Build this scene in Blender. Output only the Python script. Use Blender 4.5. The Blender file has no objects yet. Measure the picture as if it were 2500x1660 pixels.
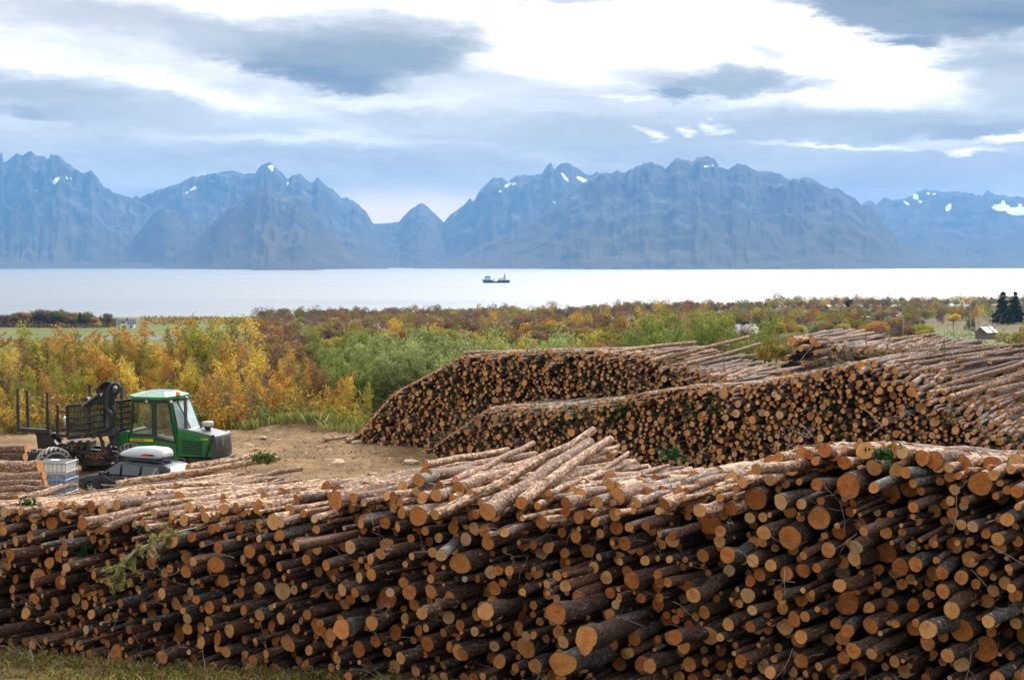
import bpy, bmesh, math, random
import numpy as np
from mathutils import Vector, Matrix

SC = bpy.context.scene
COL = SC.collection
rad = math.radians

# ------------------------------------------------------------------ camera
F = 3472.2                      # focal length in pixels of the 2500 px wide frame (50 mm on 36 mm)
PITCH = math.atan(187 / F)
CZ = 9.1                        # camera height above the timber yard
cam_d = bpy.data.cameras.new('camera'); cam = bpy.data.objects.new('camera', cam_d); COL.objects.link(cam)
cam_d.lens = 50; cam_d.sensor_width = 36; cam_d.clip_start = 0.3; cam_d.clip_end = 60000
cam.location = (0, 0, CZ); cam.rotation_euler = (rad(90) - PITCH, 0, 0)
SC.camera = cam

def ray(px, py):
    r = (px - 1250) / F; u = (830 - py) / F
    c, s = math.cos(PITCH), math.sin(PITCH)
    return Vector((r, c + u * s, -s + u * c))
def pt(px, py, D):
    "world point seen at (px,py) of the photograph, D metres in front of the camera"
    v = ray(px, py); return Vector((v.x / v.y * D, D, CZ + v.z / v.y * D))

# ------------------------------------------------------------------ exposure
SC.view_settings.view_transform = 'Standard'; SC.view_settings.look = 'None'
SC.view_settings.gamma = 1.0; SC.view_settings.exposure = 0.0
SC.cycles.use_denoising = True
SC.cycles.max_bounces = 6; SC.cycles.diffuse_bounces = 3; SC.cycles.glossy_bounces = 2
SC.cycles.transmission_bounces = 4; SC.cycles.transparent_max_bounces = 8; SC.cycles.volume_bounces = 1
SC.cycles.caustics_reflective = False; SC.cycles.caustics_refractive = False

# ------------------------------------------------------------------ sun
SUN_AZ, SUN_EL = 24.0, 36.0     # degrees right of the view direction, above the horizon
sd = bpy.data.lights.new('sun', 'SUN'); sd.energy = 3.2; sd.angle = rad(12); sd.color = (1.0, 0.93, 0.82)
sun = bpy.data.objects.new('sun', sd); COL.objects.link(sun)
sv = Vector((math.sin(rad(SUN_AZ)) * math.cos(rad(SUN_EL)), math.cos(rad(SUN_AZ)) * math.cos(rad(SUN_EL)), math.sin(rad(SUN_EL))))
sun.rotation_euler = sv.to_track_quat('Z', 'Y').to_euler(); sun.location = (30, 30, 60)

# ------------------------------------------------------------------ node helper
class NT:
    def __init__(s, tree): s.t = tree; s.n = tree.nodes; s.l = tree.links
    def node(s, typ, **kw):
        n = s.n.new(typ)
        for k, v in kw.items(): setattr(n, k, v)
        return n
    def link(s, a, b): s.l.new(a, b)
    def setin(s, sock, v):
        if isinstance(v, bpy.types.NodeSocket): s.l.new(v, sock)
        elif v is not None: sock.default_value = v
    def math(s, op, a, b=None, c=None, clamp=False):
        n = s.node('ShaderNodeMath', operation=op, use_clamp=clamp)
        for i, v in enumerate((a, b, c)):
            if v is not None: s.setin(n.inputs[i], v)
        return n.outputs[0]
    def vmath(s, op, a, b=None):
        n = s.node('ShaderNodeVectorMath', operation=op)
        s.setin(n.inputs[0], a)
        if b is not None:
            if op == 'SCALE': s.setin(n.inputs[3], b)
            else: s.setin(n.inputs[1], b)
        return n.outputs[1] if op in ('LENGTH', 'DOT_PRODUCT', 'DISTANCE') else n.outputs[0]
    def noise(s, vec, scale, detail=4, rough=0.55, dist=0.0, out=0):
        n = s.node('ShaderNodeTexNoise'); s.setin(n.inputs['Vector'], vec)
        n.inputs['Scale'].default_value = scale; n.inputs['Detail'].default_value = detail
        n.inputs['Roughness'].default_value = rough; n.inputs['Distortion'].default_value = dist
        return n.outputs[out]
    def ramp(s, fac, stops, interp='LINEAR'):
        n = s.node('ShaderNodeValToRGB'); s.setin(n.inputs[0], fac); cr = n.color_ramp; cr.interpolation = interp
        while len(cr.elements) < len(stops): cr.elements.new(0.5)
        for e, (p, c) in zip(cr.elements, stops):
            e.position = p; e.color = (c[0], c[1], c[2], 1) if not isinstance(c, (int, float)) else (c, c, c, 1)
        return n.outputs[0]
    def mix(s, f, a, b, mode='MIX'):
        n = s.node('ShaderNodeMix', data_type='RGBA', blend_type=mode)
        s.setin(n.inputs[0], f)
        for k, v in ((6, a), (7, b)):
            if not isinstance(v, bpy.types.NodeSocket): v = (v[0], v[1], v[2], 1)
            s.setin(n.inputs[k], v)
        return n.outputs[2]
    def fmix(s, f, a, b):
        n = s.node('ShaderNodeMix', data_type='FLOAT')
        s.setin(n.inputs[0], f); s.setin(n.inputs[2], a); s.setin(n.inputs[3], b); return n.outputs[0]
    def mr(s, v, a, b, c=0.0, d=1.0, smooth=False):
        n = s.node('ShaderNodeMapRange', interpolation_type='SMOOTHSTEP' if smooth else 'LINEAR')
        s.setin(n.inputs[0], v)
        for i, q in enumerate((a, b, c, d)): s.setin(n.inputs[i + 1], q)
        return n.outputs[0]

# ------------------------------------------------------------------ world: clouded daylight sky
world = bpy.data.worlds.new('World'); SC.world = world; world.use_nodes = True
w = NT(world.node_tree); w.n.clear()
tc = w.node('ShaderNodeTexCoord')
sep = w.node('ShaderNodeSeparateXYZ'); w.link(tc.outputs['Generated'], sep.inputs[0])
az = w.math('ARCTAN2', sep.outputs[0], sep.outputs[1])
el = w.math('ARCSINE', w.math('MINIMUM', w.math('MAXIMUM', sep.outputs[2], -1.0), 1.0))
comb = w.node('ShaderNodeCombineXYZ'); w.link(az, comb.inputs[0]); w.link(el, comb.inputs[1])
base_v = comb.outputs[0]
# streaky distortion of the cloud edges, stretched along the horizon
mp = w.node('ShaderNodeMapping'); mp.inputs['Scale'].default_value = (9, 34, 1); w.link(base_v, mp.inputs[0])
nz = w.noise(mp.outputs[0], 1.0, 6, 0.62, 0.3, out=1)
off = w.vmath('SUBTRACT', nz, (0.5, 0.5, 0.5))
off = w.vmath('MULTIPLY', off, (0.11, 0.030, 0))
mpf = w.node('ShaderNodeMapping'); mpf.inputs['Scale'].default_value = (48, 130, 1); w.link(base_v, mpf.inputs[0])
off2 = w.vmath('MULTIPLY', w.vmath('SUBTRACT', w.noise(mpf.outputs[0], 1.0, 5, 0.65, out=1), (0.5, 0.5, 0.5)), (0.030, 0.012, 0))
cv = w.vmath('ADD', w.vmath('ADD', base_v, off), off2)
nstreak_m = w.node('ShaderNodeMapping'); nstreak_m.inputs['Scale'].default_value = (5.0, 40, 1); nstreak_m.inputs['Rotation'].default_value = (0, 0, rad(-4)); w.link(cv, nstreak_m.inputs[0])
nst = w.noise(nstreak_m.outputs[0], 1.0, 5, 0.6)
nbig = w.noise(tc.outputs['Generated'], 2.2, 4, 0.55)
def PA(px): return math.atan((px - 1250) / F)
def PE(py): return math.atan((643 - py) / F)
# brightness parameter by elevation
elr = w.ramp(w.mr(el, 0.0, 0.3), [(0.0, 0.66), (0.13, 0.52), (0.24, 0.46), (0.38, 0.62), (0.52, 0.74), (0.7, 0.80), (1.0, 0.80)])
nfm = w.node('ShaderNodeMapping'); nfm.inputs['Scale'].default_value = (26, 80, 1); w.link(cv, nfm.inputs[0])
nfine = w.noise(nfm.outputs[0], 1.0, 6, .65)
nst = w.math('ADD', nst, w.math('MULTIPLY', w.math('SUBTRACT', nfine, 0.5), 0.45))
L = w.math('ADD', w.math('ADD', elr, 0.04), w.math('MULTIPLY', w.math('SUBTRACT', nst, 0.5), 0.55))
BLOBS = [ # px, py, half w, half h, slope deg, target, inner, outer
 (700, 10, 620, 62, 4, 1.02, .4, 1.2), (1330, 100, 330, 120, 6, 1.05, .55, 1.15), (1900, 150, 500, 120, 6, 1.12, .55, 1.15),
 (80, 185, 210, 20, 4, .95, .1, 1.3),
 (300, 78, 480, 55, 6, .56, .2, 1.25), (560, 128, 420, 48, 14, .50, .3, 1.25), (980, 60, 190, 40, 6, .62, .2, 1.2),
 (860, 135, 340, 88, 5, .28, .25, 1.2), (800, 195, 260, 38, 10, .12, .2, 1.25), (1000, 130, 170, 70, 0, .30, .1, 1.3),
 (520, 236, 460, 30, 11, .97, .1, 1.3), (1000, 255, 360, 26, 2, .82, .1, 1.3), (1150, 205, 200, 22, 3, .66, .1, 1.3),
 (130, 262, 330, 52, 8, .46, .3, 1.2), (470, 305, 330, 32, 5, .55, .2, 1.3), (60, 300, 120, 16, 5, .36, .1, 1.3),
 (720, 338, 420, 20, 1, .80, .1, 1.3), (1080, 305, 420, 30, 3, .58, .1, 1.3),
 (2230, 5, 600, 92, 7, .16, .55, 1.1), (2400, 92, 330, 48, 4, .03, .2, 1.15), (2130, 60, 330, 36, 12, .22, .3, 1.2), (2230, 128, 110, 22, 6, .10, .2, 1.2),
 (2460, 175, 170, 46, 0, .40, .3, 1.2), (2440, 240, 140, 60, 0, .50, .2, 1.2), (2330, 190, 70, 18, 5, .55, .1, 1.2),
 (1720, 190, 330, 32, 3, .60, .3, 1.2), (1790, 212, 220, 34, 2, .36, .4, 1.15), (1640, 238, 80, 24, 0, .22, .4, 1.2), (1850, 135, 70, 20, 5, .70, .2, 1.3),
 (1500, 250, 90, 7, 0, .9, .1, 1.3),
 (1410, 262, 42, 15, 0, .60, .2, 1.2), (1548, 281, 44, 17, 0, .66, .2, 1.2), (1340, 8, 220, 18, 2, .55, .3, 1.2),
 (1500, 340, 420, 40, 3, .50, .2, 1.3), (2120, 318, 420, 50, 2, .42, .2, 1.3), (2350, 340, 190, 34, -4, .34, .2, 1.3),
 (2060, 365, 230, 10, 6, .92, .1, 1.3), (2460, 352, 100, 20, -12, 1.05, .3, 1.2), (2380, 398, 70, 13, 0, 1.0, .4, 1.2), (2300, 375, 150, 16, 4, .72, .1, 1.3),
 (1571, 323, 34, 11, 8, .98, .0, 1.5), (1687, 312, 28, 8, 0, .98, .0, 1.5), (1777, 308, 38, 10, 2, .98, .0, 1.5),
 (2100, 440, 330, 40, 0, .40, .2, 1.3),
]
for (bx, by, bw, bh, rot, tg, i0, o0) in BLOBS:
    m = w.node('ShaderNodeMapping', vector_type='TEXTURE'); w.link(cv, m.inputs[0])
    m.inputs['Location'].default_value = (PA(bx), PE(by), 0); m.inputs['Rotation'].default_value = (0, 0, rad(-rot))
    m.inputs['Scale'].default_value = (bw / F, bh / F, 1)
    ln = w.vmath('LENGTH', m.outputs[0])
    mk = w.mr(ln, i0, o0, 0.93, 0.0, True)
    tgt = w.math('ADD', w.math('MULTIPLY', w.math('SUBTRACT', nst, 0.5), 0.30), tg) if tg < .95 else tg
    L = w.fmix(mk, L, tgt)
ccol = w.ramp(L, [(0.0, (.14, .20, .30)), (0.3, (.38, .415, .455)), (0.5, (.70, .705, .70)), (0.7, (1.08, 1.04, 1.0)), (0.88, (1.45, 1.42, 1.38)), (1.0, (2.3, 2.2, 2.1))])
# away from the view: broken bright overcast
front = w.mr(sep.outputs[2], 0.20, 0.34, 0.0, 1.0, True)
back = w.mr(sep.outputs[1], 0.85, 0.45, 0.0, 1.0, True)
gen = w.math('MAXIMUM', front, back)
over = w.ramp(nbig, [(0.3, (.36, .40, .47)), (0.5, (.56, .57, .59)), (0.7, (.86, .85, .83))])
zen = w.mr(sep.outputs[2], 0.0, 0.8, 0.85, 1.65)
over = w.mix(1.0, over, (1, 1, 1)); ov = w.node('ShaderNodeVectorMath', operation='SCALE'); w.link(over, ov.inputs[0]); w.link(zen, ov.inputs[3])
# glow of the clouds in front of the hidden sun
sdot = w.vmath('DOT_PRODUCT', tc.outputs['Generated'], (sv.x, sv.y, sv.z))
glow = w.math('POWER', w.math('MAXIMUM', sdot, 0.0), 9.0)
gl = w.node('ShaderNodeVectorMath', operation='SCALE'); gl.inputs[0].default_value = (1.0, .97, .92); w.link(w.math('MULTIPLY', glow, 8.0), gl.inputs[3])
lit = w.node('ShaderNodeVectorMath', operation='ADD'); w.link(ov.outputs[0], lit.inputs[0]); w.link(gl.outputs[0], lit.inputs[1])
ccol = w.mix(gen, ccol, lit.outputs[0])
# warm strip of sky low over the pass between the mountains
warm = w.math('MULTIPLY', w.mr(el, 0.062, 0.036, 0.0, 1.0, True), w.mr(w.math('ABSOLUTE', w.math('SUBTRACT', az, PA(990))), 0.02, 0.10, 1.0, 0.0, True))
ccol = w.mix(warm, ccol, (2.0, 1.5, 1.1))
below = w.mr(sep.outputs[2], -0.02, 0.0, 1.0, 0.0)
ccol = w.mix(below, ccol, (.25, .27, .28))
sky = w.node('ShaderNodeTexSky', sky_type='NISHITA'); sky.sun_disc = False
sky.sun_elevation = rad(SUN_EL); sky.sun_rotation = rad(SUN_AZ); sky.air_density = 1.0; sky.dust_density = 1.5
bg1 = w.node('ShaderNodeBackground'); w.link(sky.outputs[0], bg1.inputs[0]); bg1.inputs[1].default_value = 0.05
bg2 = w.node('ShaderNodeBackground'); w.link(ccol, bg2.inputs[0]); bg2.inputs[1].default_value = 1.0
mx = w.node('ShaderNodeMixShader'); mx.inputs[0].default_value = 0.93
w.link(bg1.outputs[0], mx.inputs[1]); w.link(bg2.outputs[0], mx.inputs[2])
wo = w.node('ShaderNodeOutputWorld'); w.link(mx.outputs[0], wo.inputs[0])
world.cycles.sampling_method = 'MANUAL'; world.cycles.sample_map_resolution = 512

# ------------------------------------------------------------------ naming helpers
def tag(o, label=None, cat=None, group=None, kind=None):
    if label: o['label'] = label
    if cat: o['category'] = cat
    if group: o['group'] = group
    if kind: o['kind'] = kind
    return o
def empty(name, loc=(0, 0, 0), rz=0):
    o = bpy.data.objects.new(name, None); o.location = loc; o.rotation_euler = (0, 0, rz)
    o.empty_display_size = 0.3; COL.objects.link(o); return o
def link_mesh(name, me, parent=None, loc=None):
    o = bpy.data.objects.new(name, me); COL.objects.link(o)
    if parent: o.parent = parent
    if loc is not None: o.location = loc
    return o
def mesh_np(name, V, Fs, mats, midx=None, smooth=False, attrs=None):
    "V (n,3); Fs list of (k,m) int arrays of polygons with m corners each"
    me = bpy.data.meshes.new(name)
    V = np.asarray(V, np.float32)
    me.vertices.add(len(V)); me.vertices.foreach_set('co', V.ravel())
    Fs = [np.asarray(f, np.int32) for f in Fs if len(f)]
    tot = [np.full(len(f), f.shape[1], np.int32) for f in Fs]
    tot = np.concatenate(tot); lv = np.concatenate([f.ravel() for f in Fs])
    st = np.concatenate([[0], np.cumsum(tot)[:-1]]).astype(np.int32)
    me.loops.add(len(lv)); me.loops.foreach_set('vertex_index', lv)
    me.polygons.add(len(tot)); me.polygons.foreach_set('loop_start', st)
    if midx is not None: me.polygons.foreach_set('material_index', np.asarray(midx, np.int32))
    sm = np.full(len(tot), bool(smooth)) if isinstance(smooth, bool) else np.asarray(smooth, bool)
    me.polygons.foreach_set('use_smooth', sm)
    for m in mats: me.materials.append(m)
    for k, a in (attrs or {}).items():
        a = np.asarray(a, np.float32)
        if a.ndim == 2:
            at = me.attributes.new(k, 'FLOAT_VECTOR', 'POINT'); at.data.foreach_set('vector', a.ravel())
        else:
            at = me.attributes.new(k, 'FLOAT', 'POINT'); at.data.foreach_set('value', a)
    me.update(calc_edges=True); me.validate()
    return me

class MB:
    "collects shapes that become ONE mesh"
    def __init__(s): s.v = []; s.f = []; s.sm = []
    def add(s, vs, fs, smooth=False):
        b = len(s.v); s.v += [tuple(v) for v in vs]
        s.f += [tuple(i + b for i in f) for f in fs]; s.sm += [smooth] * len(fs)
    def box(s, c, size, R=None):
        hx, hy, hz = size[0] / 2, size[1] / 2, size[2] / 2
        vs = [Vector((x, y, z)) for x in (-hx, hx) for y in (-hy, hy) for z in (-hz, hz)]
        if R is not None: vs = [R @ v for v in vs]
        c = Vector(c); s.add([v + c for v in vs], [(0, 1, 3, 2), (4, 6, 7, 5), (0, 4, 5, 1), (2, 3, 7, 6), (0, 2, 6, 4), (1, 5, 7, 3)])
    def bar(s, a, b, w, h, up=(0, 0, 1)):
        a = Vector(a); b = Vector(b); d = (b - a); L_ = d.length; d.normalize(); u = Vector(up)
        if abs(d.dot(u)) > .98: u = Vector((0, 1, 0))
        sd_ = d.cross(u).normalized(); u = sd_.cross(d)
        vs = []
        for p in (a, b):
            for i, j in ((-1, -1), (1, -1), (1, 1), (-1, 1)): vs.append(p + sd_ * (i * w / 2) + u * (j * h / 2))
        s.add(vs, [(0, 3, 2, 1), (4, 5, 6, 7), (0, 1, 5, 4), (1, 2, 6, 5), (2, 3, 7, 6), (3, 0, 4, 7)])
    def tube(s, path, r, n=8, caps=True):
        path = [Vector(p) for p in path]; k = len(path)
        rs = r if isinstance(r, (list, tuple)) else [r] * k
        vs = []; prev = None
        for i, p in enumerate(path):
            d = (path[min(i + 1, k - 1)] - path[max(i - 1, 0)]).normalized()
            if prev is None:
                u = Vector((0, 0, 1)) if abs(d.z) < .9 else Vector((1, 0, 0)); u = d.cross(u).normalized()
            else: u = (prev - d * prev.dot(d)).normalized()
            prev = u; v2 = d.cross(u)
            for j in range(n):
                t = 2 * math.pi * j / n; vs.append(p + (u * math.cos(t) + v2 * math.sin(t)) * rs[i])
        fs = [(i * n + j, i * n + (j + 1) % n, (i + 1) * n + (j + 1) % n, (i + 1) * n + j) for i in range(k - 1) for j in range(n)]
        s.add(vs, fs, True)
        if caps: s.add(vs[:n], [tuple(range(n))[::-1]]); s.add(vs[-n:], [tuple(range(n))])
    def lathe(s, c, axis, prof, n=24):
        "prof: list of (r, h) along axis from c"
        c = Vector(c); d = Vector(axis).normalized(); u = Vector((0, 0, 1)) if abs(d.z) < .9 else Vector((1, 0, 0)); u = d.cross(u).normalized(); v2 = d.cross(u)
        vs = []
        for (r, h) in prof:
            for j in range(n):
                t = 2 * math.pi * j / n; vs.append(c + d * h + (u * math.cos(t) + v2 * math.sin(t)) * r)
        k = len(prof)
        s.add(vs, [(i * n + j, i * n + (j + 1) % n, (i + 1) * n + (j + 1) % n, (i + 1) * n + j) for i in range(k - 1) for j in range(n)], True)
        s.add(vs[:n], [tuple(range(n))[::-1]]); s.add(vs[-n:], [tuple(range(n))])
    def prism(s, pts, vec):
        "closed planar polygon pts extruded by vec"
        pts = [Vector(p) for p in pts]; vec = Vector(vec); n = len(pts)
        s.add(pts + [p + vec for p in pts], [tuple(range(n))[::-1], tuple(range(n, 2 * n))] + [(i, (i + 1) % n, n + (i + 1) % n, n + i) for i in range(n)])
    def loft(s, rings, closed=True, smooth=True, cap=True):
        n = len(rings[0]); vs = [Vector(p) for r in rings for p in r]
        m = n if closed else n - 1
        s.add(vs, [(i * n + j, i * n + (j + 1) % n, (i + 1) * n + (j + 1) % n, (i + 1) * n + j) for i in range(len(rings) - 1) for j in range(m)], smooth)
        if cap: s.add([Vector(p) for p in rings[0]], [tuple(range(n))[::-1]]); s.add([Vector(p) for p in rings[-1]], [tuple(range(n))])
    def build(s, name, m, parent=None, bevel=0.0, loc=None):
        me = bpy.data.meshes.new(name); me.from_pydata(s.v, [], s.f); me.materials.append(m)
        me.polygons.foreach_set('use_smooth', s.sm)
        bm = bmesh.new(); bm.from_mesh(me); bmesh.ops.recalc_face_normals(bm, faces=bm.faces); bm.to_mesh(me); bm.free()
        o = link_mesh(name, me, parent, loc)
        if bevel > 0:
            b = o.modifiers.new('bevel', 'BEVEL'); b.width = bevel; b.segments = 2; b.limit_method = 'ANGLE'; b.angle_limit = rad(40)
        return o

# ------------------------------------------------------------------ materials
def pmat(name, col, rough=0.6, metal=0.0, spec=0.5, noise=0.0, nscale=8.0, bump=0.0, dirt=None, coat=0.0):
    m = bpy.data.materials.new(name); m.use_nodes = True; t = NT(m.node_tree)
    b = t.n['Principled BSDF']; b.inputs['Roughness'].default_value = rough; b.inputs['Metallic'].default_value = metal
    b.inputs['Specular IOR Level'].default_value = spec; b.inputs['Coat Weight'].default_value = coat
    c = (col[0], col[1], col[2], 1)
    if noise or dirt:
        tcn = t.node('ShaderNodeTexCoord'); nz = t.noise(tcn.outputs['Object'], nscale, 5, .65)
        out = t.mix(t.mr(nz, .3, .7), [max(0, q * (1 - noise)) for q in col], [min(1, q * (1 + noise)) for q in col])
        if dirt:
            n2 = t.noise(tcn.outputs['Object'], nscale * .35, 6, .7)
            out = t.mix(t.mr(n2, .48, .72), out, dirt)
        t.link(out, b.inputs['Base Color'])
        if bump:
            bp = t.node('ShaderNodeBump'); bp.inputs['Strength'].default_value = bump; bp.inputs['Distance'].default_value = .02
            t.link(nz, bp.inputs['Height']); t.link(bp.outputs[0], b.inputs['Normal'])
        t.link(t.mr(nz, .3, .7, rough * .85, min(1, rough * 1.15)), b.inputs['Roughness'])
    else: b.inputs['Base Color'].default_value = c
    return m
def glassmat(name, tint=(.75, .85, .85), a=.45, rough=.02):
    m = bpy.data.materials.new(name); m.use_nodes = True; t = NT(m.node_tree); t.n.clear()
    g = t.node('ShaderNodeBsdfGlossy'); g.inputs['Roughness'].default_value = rough; g.inputs['Color'].default_value = (1, 1, 1, 1)
    tr = t.node('ShaderNodeBsdfTransparent'); tr.inputs[0].default_value = (tint[0], tint[1], tint[2], 1)
    fr = t.node('ShaderNodeFresnel'); fr.inputs[0].default_value = 1.5
    mx = t.node('ShaderNodeMixShader'); t.link(t.math('ADD', t.math('MULTIPLY', fr.outputs[0], 1.3), a * .15, clamp=True), mx.inputs[0])
    t.link(tr.outputs[0], mx.inputs[1]); t.link(g.outputs[0], mx.inputs[2])
    o = t.node('ShaderNodeOutputMaterial'); t.link(mx.outputs[0], o.inputs[0]); return m
# ================================================================== LARGE STRUCTURE
SEA_Z = -36.0
A_F = rad(28); EF = Vector((math.cos(A_F), -math.sin(A_F), 0)); AF = Vector((math.sin(A_F), math.cos(A_F), 0)); OF = Vector((0, 23, 0))
def sstep(x, a, b):
    t = np.clip((x - a) / (b - a), 0, 1); return t * t * (3 - 2 * t)

def vnoise(x, y, seed=0):
    "cheap value noise on arrays"
    xi = np.floor(x).astype(np.int64); yi = np.floor(y).astype(np.int64); xf = x - xi; yf = y - yi
    def h(a, b):
        n = (a * 374761393 + b * 668265263 + seed * 974711) & 0x7fffffff
        n = ((n ^ (n >> 13)) * 1274126177) & 0x7fffffff
        return (n & 0xffff) / 65535.0
    u = xf * xf * (3 - 2 * xf); v = yf * yf * (3 - 2 * yf)
    return (h(xi, yi) * (1 - u) + h(xi + 1, yi) * u) * (1 - v) + (h(xi, yi + 1) * (1 - u) + h(xi + 1, yi + 1) * u) * v
def fbm(x, y, o=5, seed=0, ridged=False, gain=.5):
    a = 1.0; tot = 0; s = 0
    for i in range(o):
        n = vnoise(x * 2 ** i, y * 2 ** i, seed + i * 17)
        if ridged: n = 1 - abs(2 * n - 1)
        s = s + a * n; tot += a; a *= gain
    return s / tot

GX = np.array([0, 78, 90, 120, 180, 250, 500, 900, 1250, 1400, 1550, 1900, 2600]); GZ = np.array([0, 0, -.8, -3, -6, -9, -17, -27, -33, -35.2, -37.5, -42, -60.0])
def ground_z(x, y):
    x = np.asarray(x, float); y = np.asarray(y, float)
    D = np.hypot(x, np.maximum(y, 0)); azm = np.arctan2(x, np.maximum(y, 1e-3))
    # shore nearer on the left, further on the right
    sc = np.interp(azm, [-.6, -.35, -.2, 0, .12, .35, .6], [.80, .86, .84, .86, 1.0, 1.12, 1.2])
    z = np.interp(D / np.where(D > 200, sc, 1), GX, GZ)
    z = z + np.where(D > 250, (fbm(x / 140, y / 140, 3, 5) - .5) * 5 * np.clip((D - 250) / 200, 0, 1) * np.clip((1350 * sc - D) / 300, 0, 1), 0)
    # rise of the yard at the far right where the piles stand
    s = x * EF.x + (y - 23) * EF.y; t = x * AF.x + (y - 23) * AF.y
    fr = np.clip(2.10 + .080 * s, .6, 5) + np.where(t < 0, .2 * (-t), 0)
    wgt = 1 - sstep(t, .5, 13)
    z = z * (1 - wgt) + fr * wgt
    # ruts and heaps of the dirt yard
    yard = sstep(y, 34, 42) * (1 - sstep(y, 80, 92))
    z = z + yard * ((fbm(x / 3.2 + 9, y / 2.2, 4, 11) - .5) * .22)
    for (a0, b0, c0) in ((58, -.22, 2.5), (59.9, -.22, 2.5), (66, .10, 1.5), (67.8, .10, 1.5), (50, .35, 3.0), (51.8, .35, 3.0), (71, -.35, 1.0)):
        dd = y - (a0 + b0 * (x + 5) + c0 * np.sin(x / 6.0)); z = z - yard * (.13 * np.exp(-(dd / .26) ** 2) - .07 * np.exp(-((np.abs(dd) - .5) / .2) ** 2)) * (.6 + .8 * fbm(x / 1.1, y / 1.1, 2, 91))
    hx, hy = x + 11.5, y - 77.0
    z = z + .5 * np.exp(-(hx / 2.2) ** 2 - (hy / 1.3) ** 2) + .2 * np.exp(-((x + 7) / 2.2) ** 2 - ((y - 76) / 1.8) ** 2)
    z = z + (1 - sstep(D, 30, 40)) * (fbm(x * .9, y * .9, 4, 3) - .5) * .35
    return z

# ---- ground sheet
def polar_grid(azs, rs):
    A, R = np.meshgrid(azs, rs); return R * np.sin(A), R * np.cos(A)
def grid_faces(nr, nc):
    i = np.arange(nr - 1)[:, None] * nc + np.arange(nc - 1)[None, :]
    i = i.ravel(); return np.stack([i, i + 1, i + nc + 1, i + nc], 1)
gaz = np.linspace(-1.0, 1.0, 420)
grs = np.concatenate([np.linspace(.5, 30, 90), np.linspace(30.4, 100, 190), np.geomspace(101, 2600, 150)])
gx, gy = polar_grid(gaz, grs); gz = ground_z(gx, gy)

def ground_material():
    m = bpy.data.materials.new('ground_soil'); m.use_nodes = True; t = NT(m.node_tree); b = t.n['Principled BSDF']
    g = t.node('ShaderNodeNewGeometry'); P = g.outputs['Position']
    n1 = t.noise(P, .35, 6, .65); n2 = t.noise(P, 2.4, 6, .7); n3 = t.noise(P, 11, 5, .7)
    dirt = t.ramp(n1, [(.32, (.15, .10, .06)), (.48, (.29, .195, .105)), (.62, (.40, .275, .15)), (.75, (.31, .25, .18))])
    dirt = t.mix(1, dirt, (.84, .78, .72), 'MULTIPLY'); dirt = t.mix(t.mr(n2, .35, .7), t.mix(1, dirt, (.50, .47, .44), 'MULTIPLY'), dirt)
    dirt = t.mix(t.mr(n3, .58, .72, 0, .6), dirt, (.42, .34, .24))
    grass = t.ramp(n2, [(.3, (.035, .026, .018)), (.5, (.075, .060, .026)), (.66, (.12, .10, .035)), (.8, (.20, .14, .07))])
    field = t.ramp(t.noise(P, .02, 4, .6), [(.35, (.10, .105, .035)), (.5, (.085, .120, .024)), (.65, (.19, .13, .05))])
    a = t.node('ShaderNodeAttribute', attribute_name='yard').outputs['Fac']
    fa = t.node('ShaderNodeAttribute', attribute_name='far').outputs['Fac']
    edge = t.math('ADD', a, t.math('MULTIPLY', t.math('SUBTRACT', n2, .5), .7))
    c = t.mix(t.mr(edge, .42, .58), grass, dirt); wf = t.noise(P, .06, 3, .6); floor_ = t.ramp(wf, [(.35, (.060, .045, .028)), (.5, (.13, .085, .04)), (.65, (.10, .095, .035))]); md = t.node('ShaderNodeAttribute', attribute_name='meadow').outputs['Fac']; c = t.mix(fa, c, t.mix(md, floor_, field))
    t.link(c, b.inputs['Base Color']); b.inputs['Roughness'].default_value = .95; b.inputs['Specular IOR Level'].default_value = .15
    bp = t.node('ShaderNodeBump'); bp.inputs['Strength'].default_value = .9; bp.inputs['Distance'].default_value = .12
    t.link(t.math('ADD', t.math('MULTIPLY', n2, .7), t.math('MULTIPLY', n3, .35)), bp.inputs['Height']); t.link(bp.outputs[0], b.inputs['Normal'])
    return m
tt = gx * AF.x + (gy - 23) * AF.y
yardm = sstep(tt, 1.0, 3.0) * (1 - sstep(gy + .18 * gx, 74, 78))
D_ = np.hypot(gx, gy)
gpx = 1250 + gx / np.maximum(gy, 1) * F
meadow = np.maximum(1 - sstep(gpx, 640, 720), sstep(gpx, 2200, 2260) * (1 - sstep(D_, 560, 640)))
GM = ground_material()
me = mesh_np('ground', np.stack([gx.ravel(), gy.ravel(), gz.ravel()], 1), [grid_faces(*gx.shape)], [GM], smooth=True,
             attrs={'yard': yardm.ravel(), 'far': sstep(D_, 140, 260).ravel(), 'meadow': meadow.ravel()})
tag(link_mesh('ground', me), kind='structure')

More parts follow.
